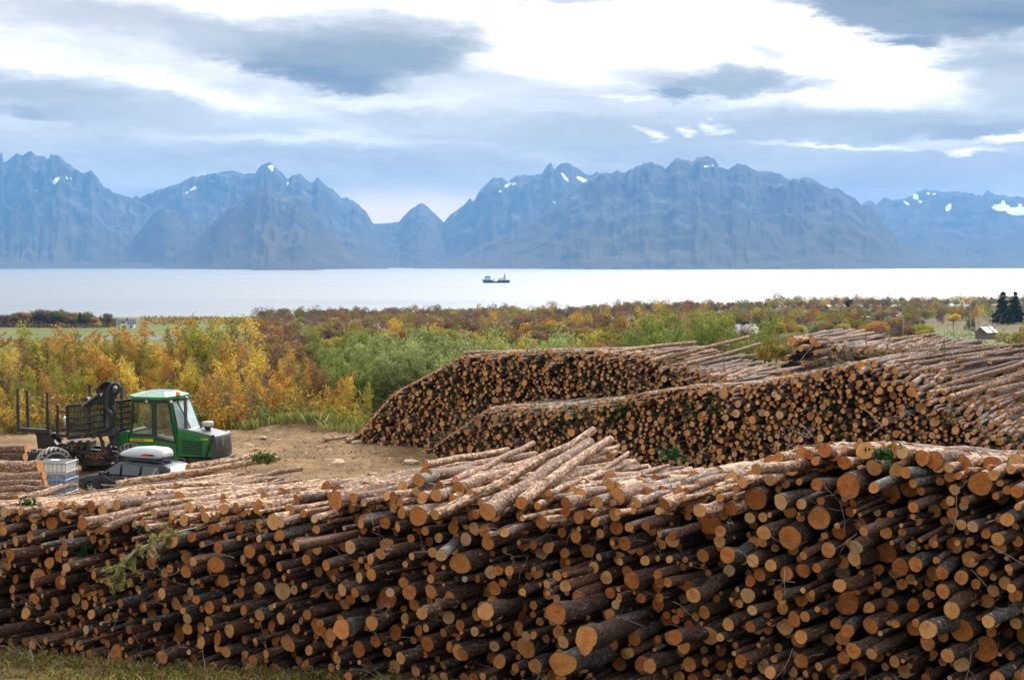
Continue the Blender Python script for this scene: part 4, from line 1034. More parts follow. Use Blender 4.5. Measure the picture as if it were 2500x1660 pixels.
cols = pal[ci] * g.uniform(.5, 1.1, (n, 1))
stuff_leaves('undergrowth', np.stack([x, D, z], 1), .13, cols, g, 'tangled orange and olive undergrowth at the foot of the birches', 'undergrowth')
# tall dry grass between the mound and the far pile
def grass_blades(name, X, Y, h, cols, rng, label, lean=.35, w=.02):
    n = len(X); Z = ground_z(X, Y); a = rng.uniform(0, 6.28, n); L_ = h * rng.uniform(.5, 1.3, n); ln = rng.normal(0, lean, (n, 2)) * L_[:, None]
    wx = np.cos(a) * w; wy = np.sin(a) * w
    V = np.stack([np.stack([X - wx, Y - wy, Z - .02], 1), np.stack([X + wx, Y + wy, Z - .02], 1), np.stack([X + ln[:, 0] * .4 + wx * .7, Y + ln[:, 1] * .4 + wy * .7, Z + L_ * .6], 1), np.stack([X + ln[:, 0], Y + ln[:, 1], Z + L_], 1)], 1).reshape(-1, 3)
    me = mesh_np(name, V, [np.arange(4 * n).reshape(n, 4)], [SCRUB], attrs={'cv': np.repeat(cols, 4, 0)})
    return tag(link_mesh(name, me), label, 'grass', kind='stuff')
n = 16000; px = g.uniform(-60, 880, n) + 0; D = g.uniform(76.5, 82, n) + np.interp(px, [0, 560, 600, 880], [1.5, 1.5, 0, -1.5]); x = (px - 1250) / F * D
keep = fbm(x / 1.2, D / .8, 3, 31) > .46; x = x[keep]; D = D[keep]; m_ = len(x)
gc = np.array([(.42, .36, .16), (.24, .27, .06), (.34, .30, .09), (.16, .22, .05)])[g.integers(0, 4, m_)] * g.uniform(.7, 1.1, (m_, 1))
grass_blades('tall_grass', x, D, .55, gc, g, 'tall dry grass and weeds along the far edge of the yard', w=.03)

# ---- far woodland
ROU = [round_tree(200 + i, 8, (6.5, 7.5, 5.0, 6.0)[i], (3600, 4200, 2800, 3000)[i], (.25, .27, .23, .24)[i], lobes=(16, 20, 11, 14)[i]) for i in range(4)]
SPA = round_tree(230, 8, 5.5, 1200, .22, lobes=14, fill=.8)
CON = [conifer(240, 11, 5.2, 5000, .34), conifer(241, 11, 6.4, 2600, .55, lo=.02, ragged=.45)]
PIN = round_tree(250, 8, 7.5, 2000, .42, lo=.05, lobes=18); PIN[1].materials[0] = NEEDLE
GREENS = (.026, .048, .032)
wood = []
def wcol(px, g):
    u = g.random()
    if px > 1750: tb = [('purple-brown', .15), ('rust-brown', .2), ('olive', .22), ('yellow-green', .19), ('copper', .1), ('pale green', .09), ('golden', .05)]
    else: tb = [('rust-brown', .28), ('purple-brown', .14), ('copper', .12), ('olive', .22), ('yellow-green', .13), ('golden', .11)]
    s = 0
    for k, w_ in tb:
        s += w_
        if u < s: return k
    return 'rust-brown'
tries = 0
while len(wood) < 1250 and tries < 20000:
    tries += 1
    px = g.uniform(620, 2560); py = g.uniform(757, 905) if g.random() < .7 else g.uniform(754, 800)
    if px < 900 and py < 775: continue
    if 2230 < px < 2560 and 788 < py < 830 and g.random() < .93: continue    # green meadow round the barn
    if 1780 < px < 1860 and 816 < py < 860: continue
    v = on_ground(px, py, 140, 1800)
    if v.y > 1790 or v.z < SEA_Z + .8: continue
    if 2240 < px < 2540 and 380 < v.y < 545 and g.random() < .95: continue
    if 2290 < px < 2480 and v.y < 520: continue
    h = g.uniform(5.0, 8.5) * (1.0 if v.y > 350 else .75) + (2.0 if v.y > 1150 and g.random() < .35 else 0)
    wood.append((px, v, h, wcol(px, g)))
# shore fringe
for px in np.repeat(np.arange(640, 2560, 13), 3):
    sc_ = px + g.uniform(-6, 6); azz = math.atan((sc_ - 1250) / F); s_ = np.interp(azz, [-.6, -.35, -.2, 0, .12, .35, .6], [.80, .86, .84, .86, 1.0, 1.12, 1.2])
    D = 1400 * s_ * g.uniform(.84, .985); v = px_ground(sc_, D); wood.append((sc_, v, g.uniform(5, 8.5) + (4 if g.random() < .10 + .22 * (px > 1850) else 0) + (3.0 if px > 1900 else 0), wcol(px, g) if px > 1000 else ['rust-brown', 'purple-brown', 'olive'][g.integers(3)]))
wood.sort(key=lambda q: q[1].y)
vis = [q for q in wood if 643 + (CZ - (q[1].z + q[2])) / q[1].y * F < (858 if q[0] < 1500 or q[0] > 1850 else 940)]
hid = [q for q in wood if q not in vis]
vis.sort(key=lambda q: -q[2] / q[1].y)
ind = vis[:285]; rest = vis[285:] + hid
WB = {}
for q in ind:
    px, v, h, col = q
    wh = 'above the far log pile' if px < 1300 else 'left of the willow bush' if px < 1560 else 'beside the purple-roofed house' if px < 1900 else 'near the dark spruce pair' if px < 2130 else 'left of the barn' if px < 2385 else 'around the barn'
    band = 'near' if v.y < 430 else 'mid-distance' if v.y < 800 else 'distant'
    WB.setdefault((band, col, wh), []).append(q)
for (band, col, wh), its in WB.items():
    its.sort(key=lambda q: q[0]); n = len(its)
    for i, (px, v, h, c_) in enumerate(its):
        lab = f'the only {band} {col} tree {wh}' if n == 1 else f'{ordinal(i, n)} of {n} {band} {col} trees {wh}'
        k = int(g.integers(0, 4)); src = SPA if col == 'purple-brown' and g.random() < .5 else ROU[k]; s = h / 8
        plant('woodland_tree', src, (v.x, v.y, v.z - .3), (s * g.uniform(.85, 1.2), s * g.uniform(.85, 1.2), s), g.uniform(0, 6.28), np.array(PALET[col]) * g.uniform(.75, 1.1), lab, 'tree', 'trees of the far woodland')
# remaining crowns of the woodland, one mass
C = []; cols = []
for (px, v, h, col) in rest:
    m = 620 if v.y > 1100 else 330 if v.y > 700 else 480; lob = g.normal(size=(6, 3)) * np.array([.2, .2, .16]) * h + np.array([0, 0, .58 * h]); k = g.integers(0, 6, m)
    u = g.normal(size=(m, 3)); u /= np.linalg.norm(u, axis=1)[:, None]
    C.append(np.array(v) + lob[k] + u * (g.uniform(.4, 1, m) ** .6)[:, None] * .26 * h)
    cols.append(np.array(PALET[col]) * g.uniform(.75, 1.1) * g.uniform(.6, 1.2, (m, 1)))
C = np.concatenate(C); cols = np.concatenate(cols)
stuff_leaves('woodland', C, .50, cols, g, 'rust and olive autumn woodland spreading down to the fjord', 'woodland')

# dark conifers and single trees one can point to
singles = [
 ('pine_tree', PIN, 2075, 762, 35, 1.0, GREENS, 'broad dark pine standing out on the shore skyline right of centre'),
 ('pine_tree', PIN, 1822, 808, 28, 1.0, GREENS, 'round dark pine behind the purple-roofed house'),
 ('spruce_tree', CON[1], 2001, 806, 30, .9, GREENS, 'left and smaller of the two dark spruces above the high log pile'),
 ('spruce_tree', CON[1], 2034, 818, 42, 1.0, GREENS, 'right and taller of the two dark spruces above the high log pile'),
 ('spruce_tree', CON[0], 2448, 792, 82, 1.6, GREENS, 'left one of the tall twin spruces behind the barn'),
 ('spruce_tree', CON[0], 2477, 790, 80, 1.45, GREENS, 'right one of the tall twin spruces behind the barn'),
 ('spruce_tree', CON[1], 2413, 765, 24, 1.0, GREENS, 'small dark spruce just left of the tall twin spruces'),
 ('spruce_tree', CON[0], 2117, 766, 15, 1.1, GREENS, 'tiny dark spruce in the woodland right of the broad skyline pine'),
 ('spruce_tree', CON[0], 2163, 764, 15, 1.0, GREENS, 'tiny dark spruce halfway between skyline pine and lamp posts'),
 ('spruce_tree', CON[1], 1556, 812, 32, 1.2, GREENS, 'dark ragged spruce peeking out left of the green willow bush'),
 ('spruce_tree', CON[1], 790, 835, 26, 1.2, GREENS, 'dark spruce between orange birches and green willows'),
 ('spruce_tree', CON[0], 860, 780, 14, 1.0, GREENS, 'small dark spruce on the shore skyline above the willows'),
 ('maple_tree', ROU[1], 2328, 793, 32, 1.4, PALET['lemon-yellow'], 'broad bright yellow tree in the meadow edge left of the barn'),
 ('maple_tree', ROU[0], 1815, 846, 36, 1.0, PALET['lemon-yellow'], 'bright yellow round tree in front of the purple-roofed house'),
 ('maple_tree', ROU[3], 1850, 850, 36, .9, (.55, .32, .04), 'yellow-orange tree just right of the purple-roofed house'),
 ('maple_tree', ROU[1], 1478, 768, 26, 1.1, PALET['lemon-yellow'], 'yellow tree on the shore skyline near the picture centre'),
 ('maple_tree', ROU[2], 2255, 800, 28, 1.0, PALET['pale green'], 'small yellow-green tree on the meadow between the lamp posts'),
]
lh = [(8, 800, 30, 'purple-brown'), (30, 799, 34, 'rust-brown'), (40, 798, 36, 'purple-brown'), (55, 798, 34, 'copper'), (70, 796, 30, 'olive'), (85, 797, 38, 'olive'), (95, 797, 30, 'purple-brown'), (108, 798, 40, 'purple-brown'), (133, 799, 38, 'rust-brown'), (147, 799, 44, 'olive'), (155, 798, 34, 'purple-brown'), (165, 799, 26, 'copper'), (180, 799, 24, 'rust-brown'), (185, 797, 36, 'golden'), (212, 798, 26, 'copper'), (205, 798, 34, 'olive'), (235, 798, 24, 'orange'), (222, 797, 28, 'rust-brown'), (262, 799, 32, 'purple-brown'), (150, 802, 14, 'orange'), (240, 801, 14, 'golden')]
for i, (px, py, hp, col) in enumerate(sorted(lh)):
    singles.append(('woodland_tree', ROU[(i * 7) % 4], px, py, hp * 1.25, 1.25, tuple(np.array(PALET[col]) * .8), f'{ordinal(i, len(lh))} broadleaf tree of {len(lh)} on the left headland grove' if i < 12 or i > 8 else ''))
for i, (px, py, hp, s) in enumerate([(118, 799, 42, .8), (127, 799, 40, .7), (196, 799, 38, 1.1), (225, 785, 22, .5), (246, 790, 22, .8)]):
    singles.append(('spruce_tree', CON[1] if s > .7 else CON[0], px, py, hp, s, GREENS, f'{ordinal(i, 5)} of five dark evergreens in the left headland grove'))
for nm, src, px, py, hp, wd, col, lab in singles:
    v = on_ground(px, py, 150, 1700); h = hp / F * v.y; bh = 11 if src in CON else 8; s = h / bh
    gr = {'woodland_tree': 'trees of the left headland grove', 'spruce_tree': 'dark spruces on the slope', 'pine_tree': 'dark pines on the slope', 'maple_tree': 'bright yellow trees on the slope'}[nm]
    plant(nm, src, (v.x, v.y, v.z - .3), (s * wd, s * wd, s), g.uniform(0, 6.28), col, lab, 'tree', gr)
# low scrub on the headland and between field and wood
n = 15000; px = g.uniform(-80, 700, n); D = g.uniform(250, 1130, n); x = (px - 1250) / F * D
pyv = 643 + (CZ - ground_z(x, D)) / D * F
keep = (fbm(x / 30, D / 60, 3, 77) > .56) & ~((pyv > 794) & (pyv < 822)) | (pyv < 784) & (fbm(x / 25, D / 60, 3, 78) > .5); keep &= ~((px > 262) & (px < 345))
x = x[keep]; D = D[keep]; n = len(x)
cols = np.array([PALET[k] for k in ('orange', 'olive', 'rust-brown', 'golden')])[g.integers(0, 4, n)] * g.uniform(.5, .9, (n, 1))
x2 = g.uniform(-60, 285, 6000); D2 = on_ground(150, 797, 150, 1700).y * g.uniform(.96, 1.12, 6000); x2 = (x2 - 1250) / F * D2; x = np.concatenate([x, x2]); D = np.concatenate([D, D2]); cols = np.concatenate([cols, np.array([(.06, .05, .035), (.14, .08, .04), (.07, .08, .035), (.25, .14, .05)])[g.integers(0, 4, 6000)]]); n = len(x)
stuff_leaves('heath_scrub', np.stack([x, D, ground_z(x, D) + g.uniform(.1, 2.4, n)], 1), 1.4, cols, g, 'low autumn scrub on the headland beyond the birches', 'scrub')
# ================================================================== MACHINES AND BUILDINGS
BLACK = pmat('black_paint', (.012, .012, .013), .45, noise=.3, nscale=6, dirt=(.05, .035, .025))
BLACKP = pmat('black_plastic', (.02, .02, .022), .6)
GREENP = pmat('green_paint', (.005, .15, .028), .35, spec=.5, noise=.12, nscale=5, dirt=(.03, .10, .03), coat=.2)
YEL = pmat('yellow_paint', (.75, .45, .02), .45)
GREYM = pmat('galvanised_steel', (.45, .47, .48), .4, .7, noise=.15, nscale=9)
CHAIN = pmat('chain_steel', (.38, .36, .34), .4, .75, noise=.3, nscale=20)
RUB = pmat('muddy_rubber', (.035, .03, .026), .9, noise=.4, nscale=6, bump=.5, dirt=(.14, .10, .065))
RUBC = pmat('tyre_rubber', (.02, .02, .021), .8, noise=.2, nscale=9)
BON = pmat('grey_hood_top', (.16, .165, .18), .4, noise=.15, nscale=8)
DGLASS = glassmat('cab_glass', (.62, .76, .74), .6)
CGLASS = glassmat('car_glass', (.22, .27, .28), 1.2)
NAVY = pmat('navy_paint', (.006, .009, .019), .3, spec=.3, noise=.1, nscale=4, coat=.08)
SILV = pmat('silver_plastic', (.52, .55, .58), .35, noise=.05, nscale=3, coat=.2)
WHITE = pmat('white_paint', (.78, .78, .76), .5, noise=.06, nscale=4)
RED = pmat('red_plastic', (.45, .02, .02), .4)
CLOTH = pmat('seat_cloth', (.05, .07, .075), .9, noise=.2, nscale=8)
TEAL = pmat('cab_trim', (.12, .19, .20), .7, noise=.3, nscale=5)
AMB = pmat('amber_lens', (.85, .30, .02), .25)
LAMPM = pmat('lamp_glass', (.75, .77, .78), .15, coat=.5)
TIN = pmat('bark_litter', (.13, .06, .03), .95, noise=.5, nscale=14)

def arc_tube(mb, pts, r, n=8, sub=6):
    "smooth tube through control points (Catmull-Rom)"
    P = [Vector(p) for p in pts]; P = [P[0] * 2 - P[1]] + P + [P[-1] * 2 - P[-2]]; out = []
    for i in range(1, len(P) - 2):
        for k in range(sub):
            t = k / sub; a, b, c, d = P[i - 1:i + 3]
            out.append(.5 * ((2 * b) + (-a + c) * t + (2 * a - 5 * b + 4 * c - d) * t * t + (-a + 3 * b - 3 * c + d) * t ** 3))
    out.append(P[-2]); mb.tube(out, r, n)
def text_mesh(name, body, size, m, parent, M, ext=.004):
    cu = bpy.data.curves.new(name, 'FONT'); cu.body = body; cu.size = size; cu.extrude = ext; cu.align_x = 'CENTER'; cu.align_y = 'CENTER'
    tmp = bpy.data.objects.new('tmp', cu); COL.objects.link(tmp); bpy.context.view_layer.update()
    me = bpy.data.meshes.new_from_object(tmp.evaluated_get(bpy.context.evaluated_depsgraph_get())); COL.objects.unlink(tmp); bpy.data.objects.remove(tmp)
    me.transform(M); me.materials.clear(); me.materials.append(m); return link_mesh(name, me, parent)

def wheel_geo(c, ax, R, W, chain, root, lug=True, rimr=.5):
    c = Vector(c); ax = Vector(ax).normalized()
    wroot = empty('wheel', tuple(c)); wroot.parent = root
    mb = MB(); h = W / 2
    mb.lathe((0, 0, 0), ax, [(R * rimr, -h * .9), (R * .72, -h), (R * .93, -h * .85), (R, -h * .5), (R, h * .5), (R * .93, h * .85), (R * .72, h), (R * rimr, h * .9)], 36)
    u = Vector((0, 0, 1)); v = ax.cross(u).normalized(); u = v.cross(ax)
    if lug:
        for k in range(26):
            a = 2 * math.pi * k / 26; rd = u * math.cos(a) + v * math.sin(a); tn = -u * math.sin(a) + v * math.cos(a)
            s = 1 if k % 2 else -1
            mb.bar(rd * (R + .02) + ax * (s * h * .95) + tn * .07, rd * (R + .025) - ax * (s * h * .05) - tn * .04, .07, .07, rd)
    mb.build('tyre', RUB if lug else RUBC, wroot)
    rm_ = MB(); rm_.lathe((0, 0, 0), ax, [(R * rimr, -h * .8), (R * rimr * .8, -h * .55), (R * .2, -h * .5), (R * .18, -h * .75), (.01, -h * .8)], 24)
    rm_.lathe((0, 0, 0), ax, [(R * rimr, h * .8), (R * rimr * .8, h * .55), (R * .2, h * .5), (R * .18, h * .75), (.01, h * .8)], 24)
    if not lug:
        for k in range(5):
            a = 2 * math.pi * k / 5; rd = u * math.cos(a) + v * math.sin(a)
            for sg in (-1, 1): rm_.bar(rd * .04 + ax * (sg * h * .88), rd * R * rimr * .98 + ax * (sg * h * .86), .07, .03, ax)
    rm_.build('rim', BLACK if lug else GREYM, wroot)
    if chain:
        cm = MB(); n = 20
        def P_(a, x, rr=R + .075): return (u * math.cos(a) + v * math.sin(a)) * rr + ax * x
        def link(p, q):
            for f in (.12, .5, .88): pass
            d = q - p; k = 3
            for i in range(k):
                a_ = p + d * (i / k); b_ = p + d * ((i + 1) / k); m_ = (a_ + b_) / 2; w_ = d.cross(m_).normalized() * (.035 if i % 2 else .012)
                cm.tube([a_ + w_, b_ + w_], .016, 5, False); cm.tube([a_ - w_, b_ - w_], .016, 5, False)
        rowx = [-h * 1.02, -h * .45, 0, h * .45, h * 1.02]
        for k in range(n):
            a0 = 2 * math.pi * k / n; a1 = 2 * math.pi * (k + 1) / n; am = (a0 + a1) / 2
            for i in range(len(rowx) - 1):
                x0, x1 = rowx[i], rowx[i + 1]; r0 = R + (.02 if abs(x0) > h else .08); r1 = R + (.02 if abs(x1) > h else .08)
                if i % 2: link(P_(am, x0, r0), P_(a0, x1, r1)); link(P_(am, x0, r0), P_(a1, x1, r1))
                else: link(P_(a0, x0, r0), P_(am, x1, r1)); link(P_(a1, x0, r0), P_(am, x1, r1))
            for x in (-h * 1.05, h * 1.05):
                link(P_(a0, x, R * .82), P_(a1, x, R * .82)); link(P_(a0, x, R * .82), P_(a0, x * .98, R + .02))
        cm.build('tyre_chain', CHAIN, wroot)
    return wroot

# ---------------- forwarder
PSI = rad(13)
FO = pt(383, 1150, 61.0); FO.z = float(ground_z(FO.x, FO.y))
fw = empty('forwarder', tuple(FO))
tag(fw, 'green and black forestry forwarder with crane parked on the dirt yard', 'forwarder')
hv = Vector((math.cos(PSI), -math.sin(PSI), 0)); lv_ = Vector((math.sin(PSI), math.cos(PSI), 0))
def q(x, y, z): return hv * x + lv_ * y + Vector((0, 0, z))
MQ = Matrix((( hv.x, lv_.x, 0, 0), (hv.y, lv_.y, 0, 0), (0, 0, 1, 0), (0, 0, 0, 1)))
RQ = MQ.to_3x3()
def wl(px, py, D): return pt(px, py, D) - FO
# body
W2 = 1.9
mb = MB()
mb.prism([q(-1.25, 0, .88), q(.95, 0, .88), q(.95, 0, 1.30), q(-1.25, 0, 1.62)], lv_ * W2)
mb.box(q(-.15, W2 / 2, .80), (2.3, W2 - .1, .3), RQ)
mb.build('lower_body', GREENP, fw, .02)
mb = MB(); mb.prism([q(-1.85, -.06, .78), q(-1.30, -.06, .78), q(-1.30, -.06, 1.88), q(-1.45, -.06, 1.93), q(-1.60, -.06, 1.80), q(-1.85, -.06, 1.78)], lv_ * (W2 * .9)); mb.build('rear_side_box', GREENP, fw, .02)
mb = MB()   # engine hood side shell
mb.prism([q(.98, -.02, .86), q(2.58, .0, .86), q(2.66, .0, 1.72), q(.98, -.02, 2.03)], lv_ * 1.5); hood = mb.build('engine_hood', GREENP, fw, .03)
mb = MB(); mb.prism([q(.96, .03, 2.035), q(2.66, .03, 1.735), q(2.68, .03, 1.79), q(1.9, .03, 1.97), q(.96, .03, 2.10)], lv_ * 1.44); mb.build('hood_top', BON, fw, .02)
mb = MB()
for k in range(5):
    z0 = 1.60 - k * .125
    mb.prism([q(1.22, -.035, z0), q(2.12, -.035, z0 - .075), q(2.12, -.035, z0 - .155), q(1.22, -.035, z0 - .08)], lv_ * .03)
mb.build('side_vents', pmat('vent_mesh', (.006, .03, .008), .7), hood)
mb = MB(); arc_tube(mb, [q(1.10, -.03, 1.10), q(1.08, -.09, 1.2), q(1.08, -.09, 1.65), q(1.12, -.03, 1.75)], .018, 6); mb.build('handle', GREENP, hood)
text_mesh('lettering', '1410D', .13, pmat('yellow_letters', (.75, .65, .12), .5), hood, Matrix.Translation(q(2.25, -.045, 1.645)) @ MQ @ Matrix.Rotation(rad(90), 4, 'X'))
mb = MB()   # front guard plate, curved
rg = []
for i in range(9):
    y = -.04 + 1.58 * i / 8; bul = .10 * math.sin(math.pi * i / 8)
    rg.append([q(2.78 + bul, y, .84), q(2.80 + bul, y, 1.2), q(2.76 + bul, y, 1.72), q(2.70 + bul, y, 1.86), q(2.64 + bul * .8, y, 1.84), q(2.60 + bul * .8, y, .84)])
mb.loft(rg); gp = mb.build('front_guard', pmat('guard_steel', (.035, .037, .04), .5, noise=.3, nscale=5, dirt=(.09, .08, .075)), fw)
mb = MB()
for y in (.4, 1.2): mb.bar(q(2.90, y, 1.35), q(2.88, y, 1.66), .04, .04, lv_)
mb.build('guard_hinge', GREYM, gp)
mb = MB(); mb.prism([q(2.20, -.05, .86), q(2.34, -.05, .86), q(2.68, -.05, 1.84), q(2.60, -.05, 1.84)], lv_ * .05); mb.build('guard_strut', BLACK, fw)
mb = MB()   # bumper step
rg = []
for i in range(9):
    y = -.14 + 1.75 * i / 8; bul = .16 * math.sin(math.pi * i / 8); rg.append([q(2.35 + bul, y, .56), q(2.82 + bul, y, .58), q(2.88 + bul, y, .72), q(2.86 + bul, y, .82), q(2.35 + bul, y, .80)])
mb.loft(rg); mb.prism([q(1.55, -.16, .60), q(2.5, -.16, .60), q(2.6, -.16, .80), q(1.62, -.16, .80)], lv_ * (W2 + .3)); mb.build('bumper', BLACK, fw, .01)
mb = MB(); mb.box(q(.6, W2 / 2, .55), (3.6, 1.2, .5), RQ); mb.box(q(-1.6, W2 / 2, .7), (1.6, .9, .5), RQ); mb.box(q(2.0, W2 / 2, .55), (1.0, 1.3, .35), RQ); mb.build('chassis', BLACK, fw)
# cab : pillars, door, panes
mb = MB()
A0, A1, B0, B1_, C0, C1 = (-1.25, 1.72), (-1.12, 3.30), (-.10, 1.60), (-.10, 3.30), (.95, 1.32), (.66, 3.28)
def pil(p, r_, y, w=.09): mb.bar(q(p[0], y, p[1]), q(r_[0], y, r_[1]), w, w, lv_)
for y in (.05, W2 - .05):
    pil(A0, A1, y); pil(B0, B1_, y, .10); pil((.97, 1.3), C1, y, .10); mb.bar(q(-1.12, y, 3.27), q(.68, y, 3.27), .1, .08); mb.bar(q(-1.25, y, 1.72), q(-.1, y, 1.68), .08, .12)
for x, z in ((-1.12, 3.27), (.68, 3.27)): mb.bar(q(x, .05, z), q(x, W2 - .05, z), .08, .08)
mb.bar(q(-1.24, .05, 1.7), q(-1.24, W2 - .05, 1.7), .08, .2)
mb.bar(q(1.35, .55, 2.0), q(.80, .35, 3.25), .07, .07); mb.bar(q(1.35, W2 - .55, 2.0), q(.80, W2 - .35, 3.25), .05, .05)
cab = mb.build('cab_frame', GREENP, fw)
mb = MB(); mb.prism([q(-1.24, -.01, 1.72), q(-.13, -.01, 1.68), q(-.13, -.01, 1.42), q(-1.24, -.01, 1.44)], lv_ * .05); mb.build('side_panel', GREENP, fw, .01)
mb = MB(); mb.prism([q(-1.25, -.03, 1.58), q(-.14, -.03, 1.575), q(-.14, -.03, 1.475), q(-1.25, -.03, 1.47)], lv_ * .02); st = mb.build('yellow_stripe', YEL, fw)
text_mesh('lettering', 'JOHN DEERE', .10, BLACKP, st, Matrix.Translation(q(-.82, -.036, 1.525)) @ MQ @ Matrix.Rotation(rad(90), 4, 'X'))
mb = MB(); mb.prism([q(-.04, -.04, 1.66), q(.93, -.04, 1.45), q(.93, -.04, 1.12), q(-.04, -.04, 1.40)], lv_ * .06); dr = mb.build('door', GREENP, fw, .015)
mb = MB()   # door frame
for a, b in (((-.03, 1.62), (-.03, 3.2)), ((-.03, 3.2), (.58, 3.2)), ((.58, 3.2), (.90, 1.45)), ((.90, 1.45), (-.03, 1.62))): mb.bar(q(a[0], -.03, a[1]), q(b[0], -.03, b[1]), .05, .10)
mb.build('door_frame', BLACKP, dr)
mb = MB(); mb.bar(q(.72, -.08, 2.3), q(.76, -.08, 2.16), .04, .09); mb.build('door_handle', GREENP, dr)
mb = MB(); mb.prism([q(.0, -.02, 1.66), q(.86, -.02, 1.5), q(.55, -.02, 3.15), q(.0, -.02, 3.15)], lv_ * .01); mb.build('door_glass', DGLASS, dr)
mb = MB()
for a, b in (((-1.2, 1.74), (-1.08, 3.2)), ((-1.08, 3.2), (-.18, 3.2)), ((-.18, 3.2), (-.16, 1.74)), ((-.16, 1.74), (-1.2, 1.74))): mb.bar(q(a[0], -.0, a[1]), q(b[0], -.0, b[1]), .05, .08)
sw = mb.build('rear_side_window', BLACKP, fw)
mb = MB(); mb.prism([q(-1.17, .01, 1.78), q(-.2, .01, 1.78), q(-.2, .01, 3.16), q(-1.06, .01, 3.16)], lv_ * .01); mb.build('pane', DGLASS, sw)
mb = MB(); mb.prism([q(-1.17, W2 - .05, 1.78), q(.85, W2 - .05, 1.6), q(.6, W2 - .05, 3.16), q(-1.06, W2 - .05, 3.16)], lv_ * .01); mb.build('far_side_glass', DGLASS, fw)
mb = MB(); mb.loft([[q(1.0, .10, 2.02), q(.72, .10, 3.2), q(.73, .10, 3.2), q(1.02, .10, 2.02)], [q(1.34, .55, 2.03), q(.84, .45, 3.2), q(.85, .45, 3.2), q(1.36, .55, 2.03)], [q(1.34, W2 - .55, 2.03), q(.84, W2 - .45, 3.2), q(.85, W2 - .45, 3.2), q(1.36, W2 - .55, 2.03)], [q(1.0, W2 - .1, 2.02), q(.72, W2 - .1, 3.2), q(.73, W2 - .1, 3.2), q(1.02, W2 - .1, 2.02)]], smooth=False); mb.build('windscreen', pmat('dusty_windscreen', (.33, .42, .43), .35, spec=.5, noise=.25, nscale=3), fw)
mb = MB(); mb.bar(q(1.28, .6, 2.1), q(.98, 1.0, 2.9), .02, .03); mb.bar(q(.95, .08, 2.1), q(.76, .06, 3.1), .03, .03); mb.build('wiper', BLACKP, fw)
mb = MB()   # roof, faceted
rim = [q(-1.42, .25, 3.33), q(-.9, -.12, 3.30), q(.50, -.12, 3.30), q(.98, .35, 3.35), q(.92, W2 - .55, 3.35), q(.55, W2 + .12, 3.30), q(-.9, W2 + .12, 3.30), q(-1.42, W2 - .25, 3.33)]
up1 = [p + Vector((0, 0, .11)) for p in rim]; cpt = q(-.15, W2 / 2, 0); top = [Vector((cpt.x + (p.x - cpt.x) * .55, cpt.y + (p.y - cpt.y) * .55, 3.60)) for p in rim]
mb.loft([rim, up1, top], smooth=False); roof = mb.build('roof', pmat('sky_sheen_green_paint', (.02, .17, .045), .22, noise=.1, nscale=3, coat=1.0, dirt=(.10, .28, .13)), fw, .01)  # paler green patches paint in the sky's sheen on the roof
mb = MB(); mb.prism([q(-1.2, .03, 3.28), q(1.0, .25, 3.32), q(1.0, W2 - .25, 3.32), q(-1.2, W2 - .03, 3.28)], Vector((0, 0, .02))); mb.build('roof_lining', BLACKP, roof)
for x, y in ((-.42, -.04), (.72, .0)):
    mb = MB(); mb.lathe(q(x, y, 3.22), q(.3, -1, 0), [(.03, -.05), (.06, 0), (.06, .03), (.0, .035)], 14); mb.build('work_light', LAMPM, fw)
mb = MB(); mb.lathe(q(.86, .35, 3.44), (0, 0, 1), [(.10, 0), (.10, .03)], 16); mb.build('beacon_base', BLACKP, fw)
mb = MB(); mb.lathe(q(.86, .35, 3.47), (0, 0, 1), [(.09, 0), (.09, .13), (.07, .16), (.0, .165)], 16); mb.build('beacon', AMB, fw)
mb = MB(); mb.tube([q(1.30, .18, 1.95), q(1.28, .18, 3.25), q(1.26, .18, 3.36)], .075, 14); mb.tube([q(1.27, .18, 3.33), q(1.36, .18, 3.42)], .08, 14); mb.build('exhaust_stack', pmat('rusty_pipe', (.10, .075, .065), .6, .3, noise=.3, nscale=10), fw)
mb = MB(); mb.lathe(q(2.05, .75, 1.85), (0, 0, 1), [(.16, 0), (.12, .12), (.12, .18), (.22, .24), (.24, .28)], 20); mb.build('filter_stem', BLACKP, fw)
mb = MB(); mb.lathe(q(2.05, .75, 2.12), (0, 0, 1), [(.24, 0), (.25, .06), (.25, .16), (.22, .20), (.02, .21)], 24); mb.build('air_filter', pmat('filter_cap', (.38, .38, .33), .5, noise=.2, nscale=9), fw)
mb = MB(); arc_tube(mb, [q(1.55, 1.1, 1.9), q(1.6, 1.1, 2.15), q(1.75, 1.1, 2.1)], .05, 8); mb.bar(q(.95, W2 + .15, 2.1), q(1.55, W2 + .1, 1.95), .04, .04); mb.build('intake_hose', BLACKP, fw)
# cab interior
mb = MB(); mb.box(q(-.35, .95, 2.0), (.5, .55, .14), RQ); mb.prism([q(-.16, .70, 2.05), q(-.06, .70, 2.05), q(-.12, .70, 2.95), q(-.26, .70, 2.95)], lv_ * .5); mb.build('driver_seat', CLOTH, fw, .04)
mb = MB(); mb.box(q(.55, .95, 1.86), (.6, 1.5, .30), RQ); mb.box(q(-.8, .95, 1.72), (.7, 1.5, .16), RQ); mb.bar(q(.2, .9, 2.05), q(.45, .9, 2.3), .04, .04); mb.lathe(q(-.45, .5, 1.92), (0, 0, 1), [(.17, 0), (.18, .03), (.02, .04)], 18); mb.build('console', TEAL, fw, .03)
mb = MB(); arc_tube(mb, [q(-.6, .6, 1.85), q(-.55, .6, 2.3), q(-.45, .55, 2.7), q(-.6, .5, 3.2)], .02, 6); mb.build('cab_cable', BLACKP, fw)
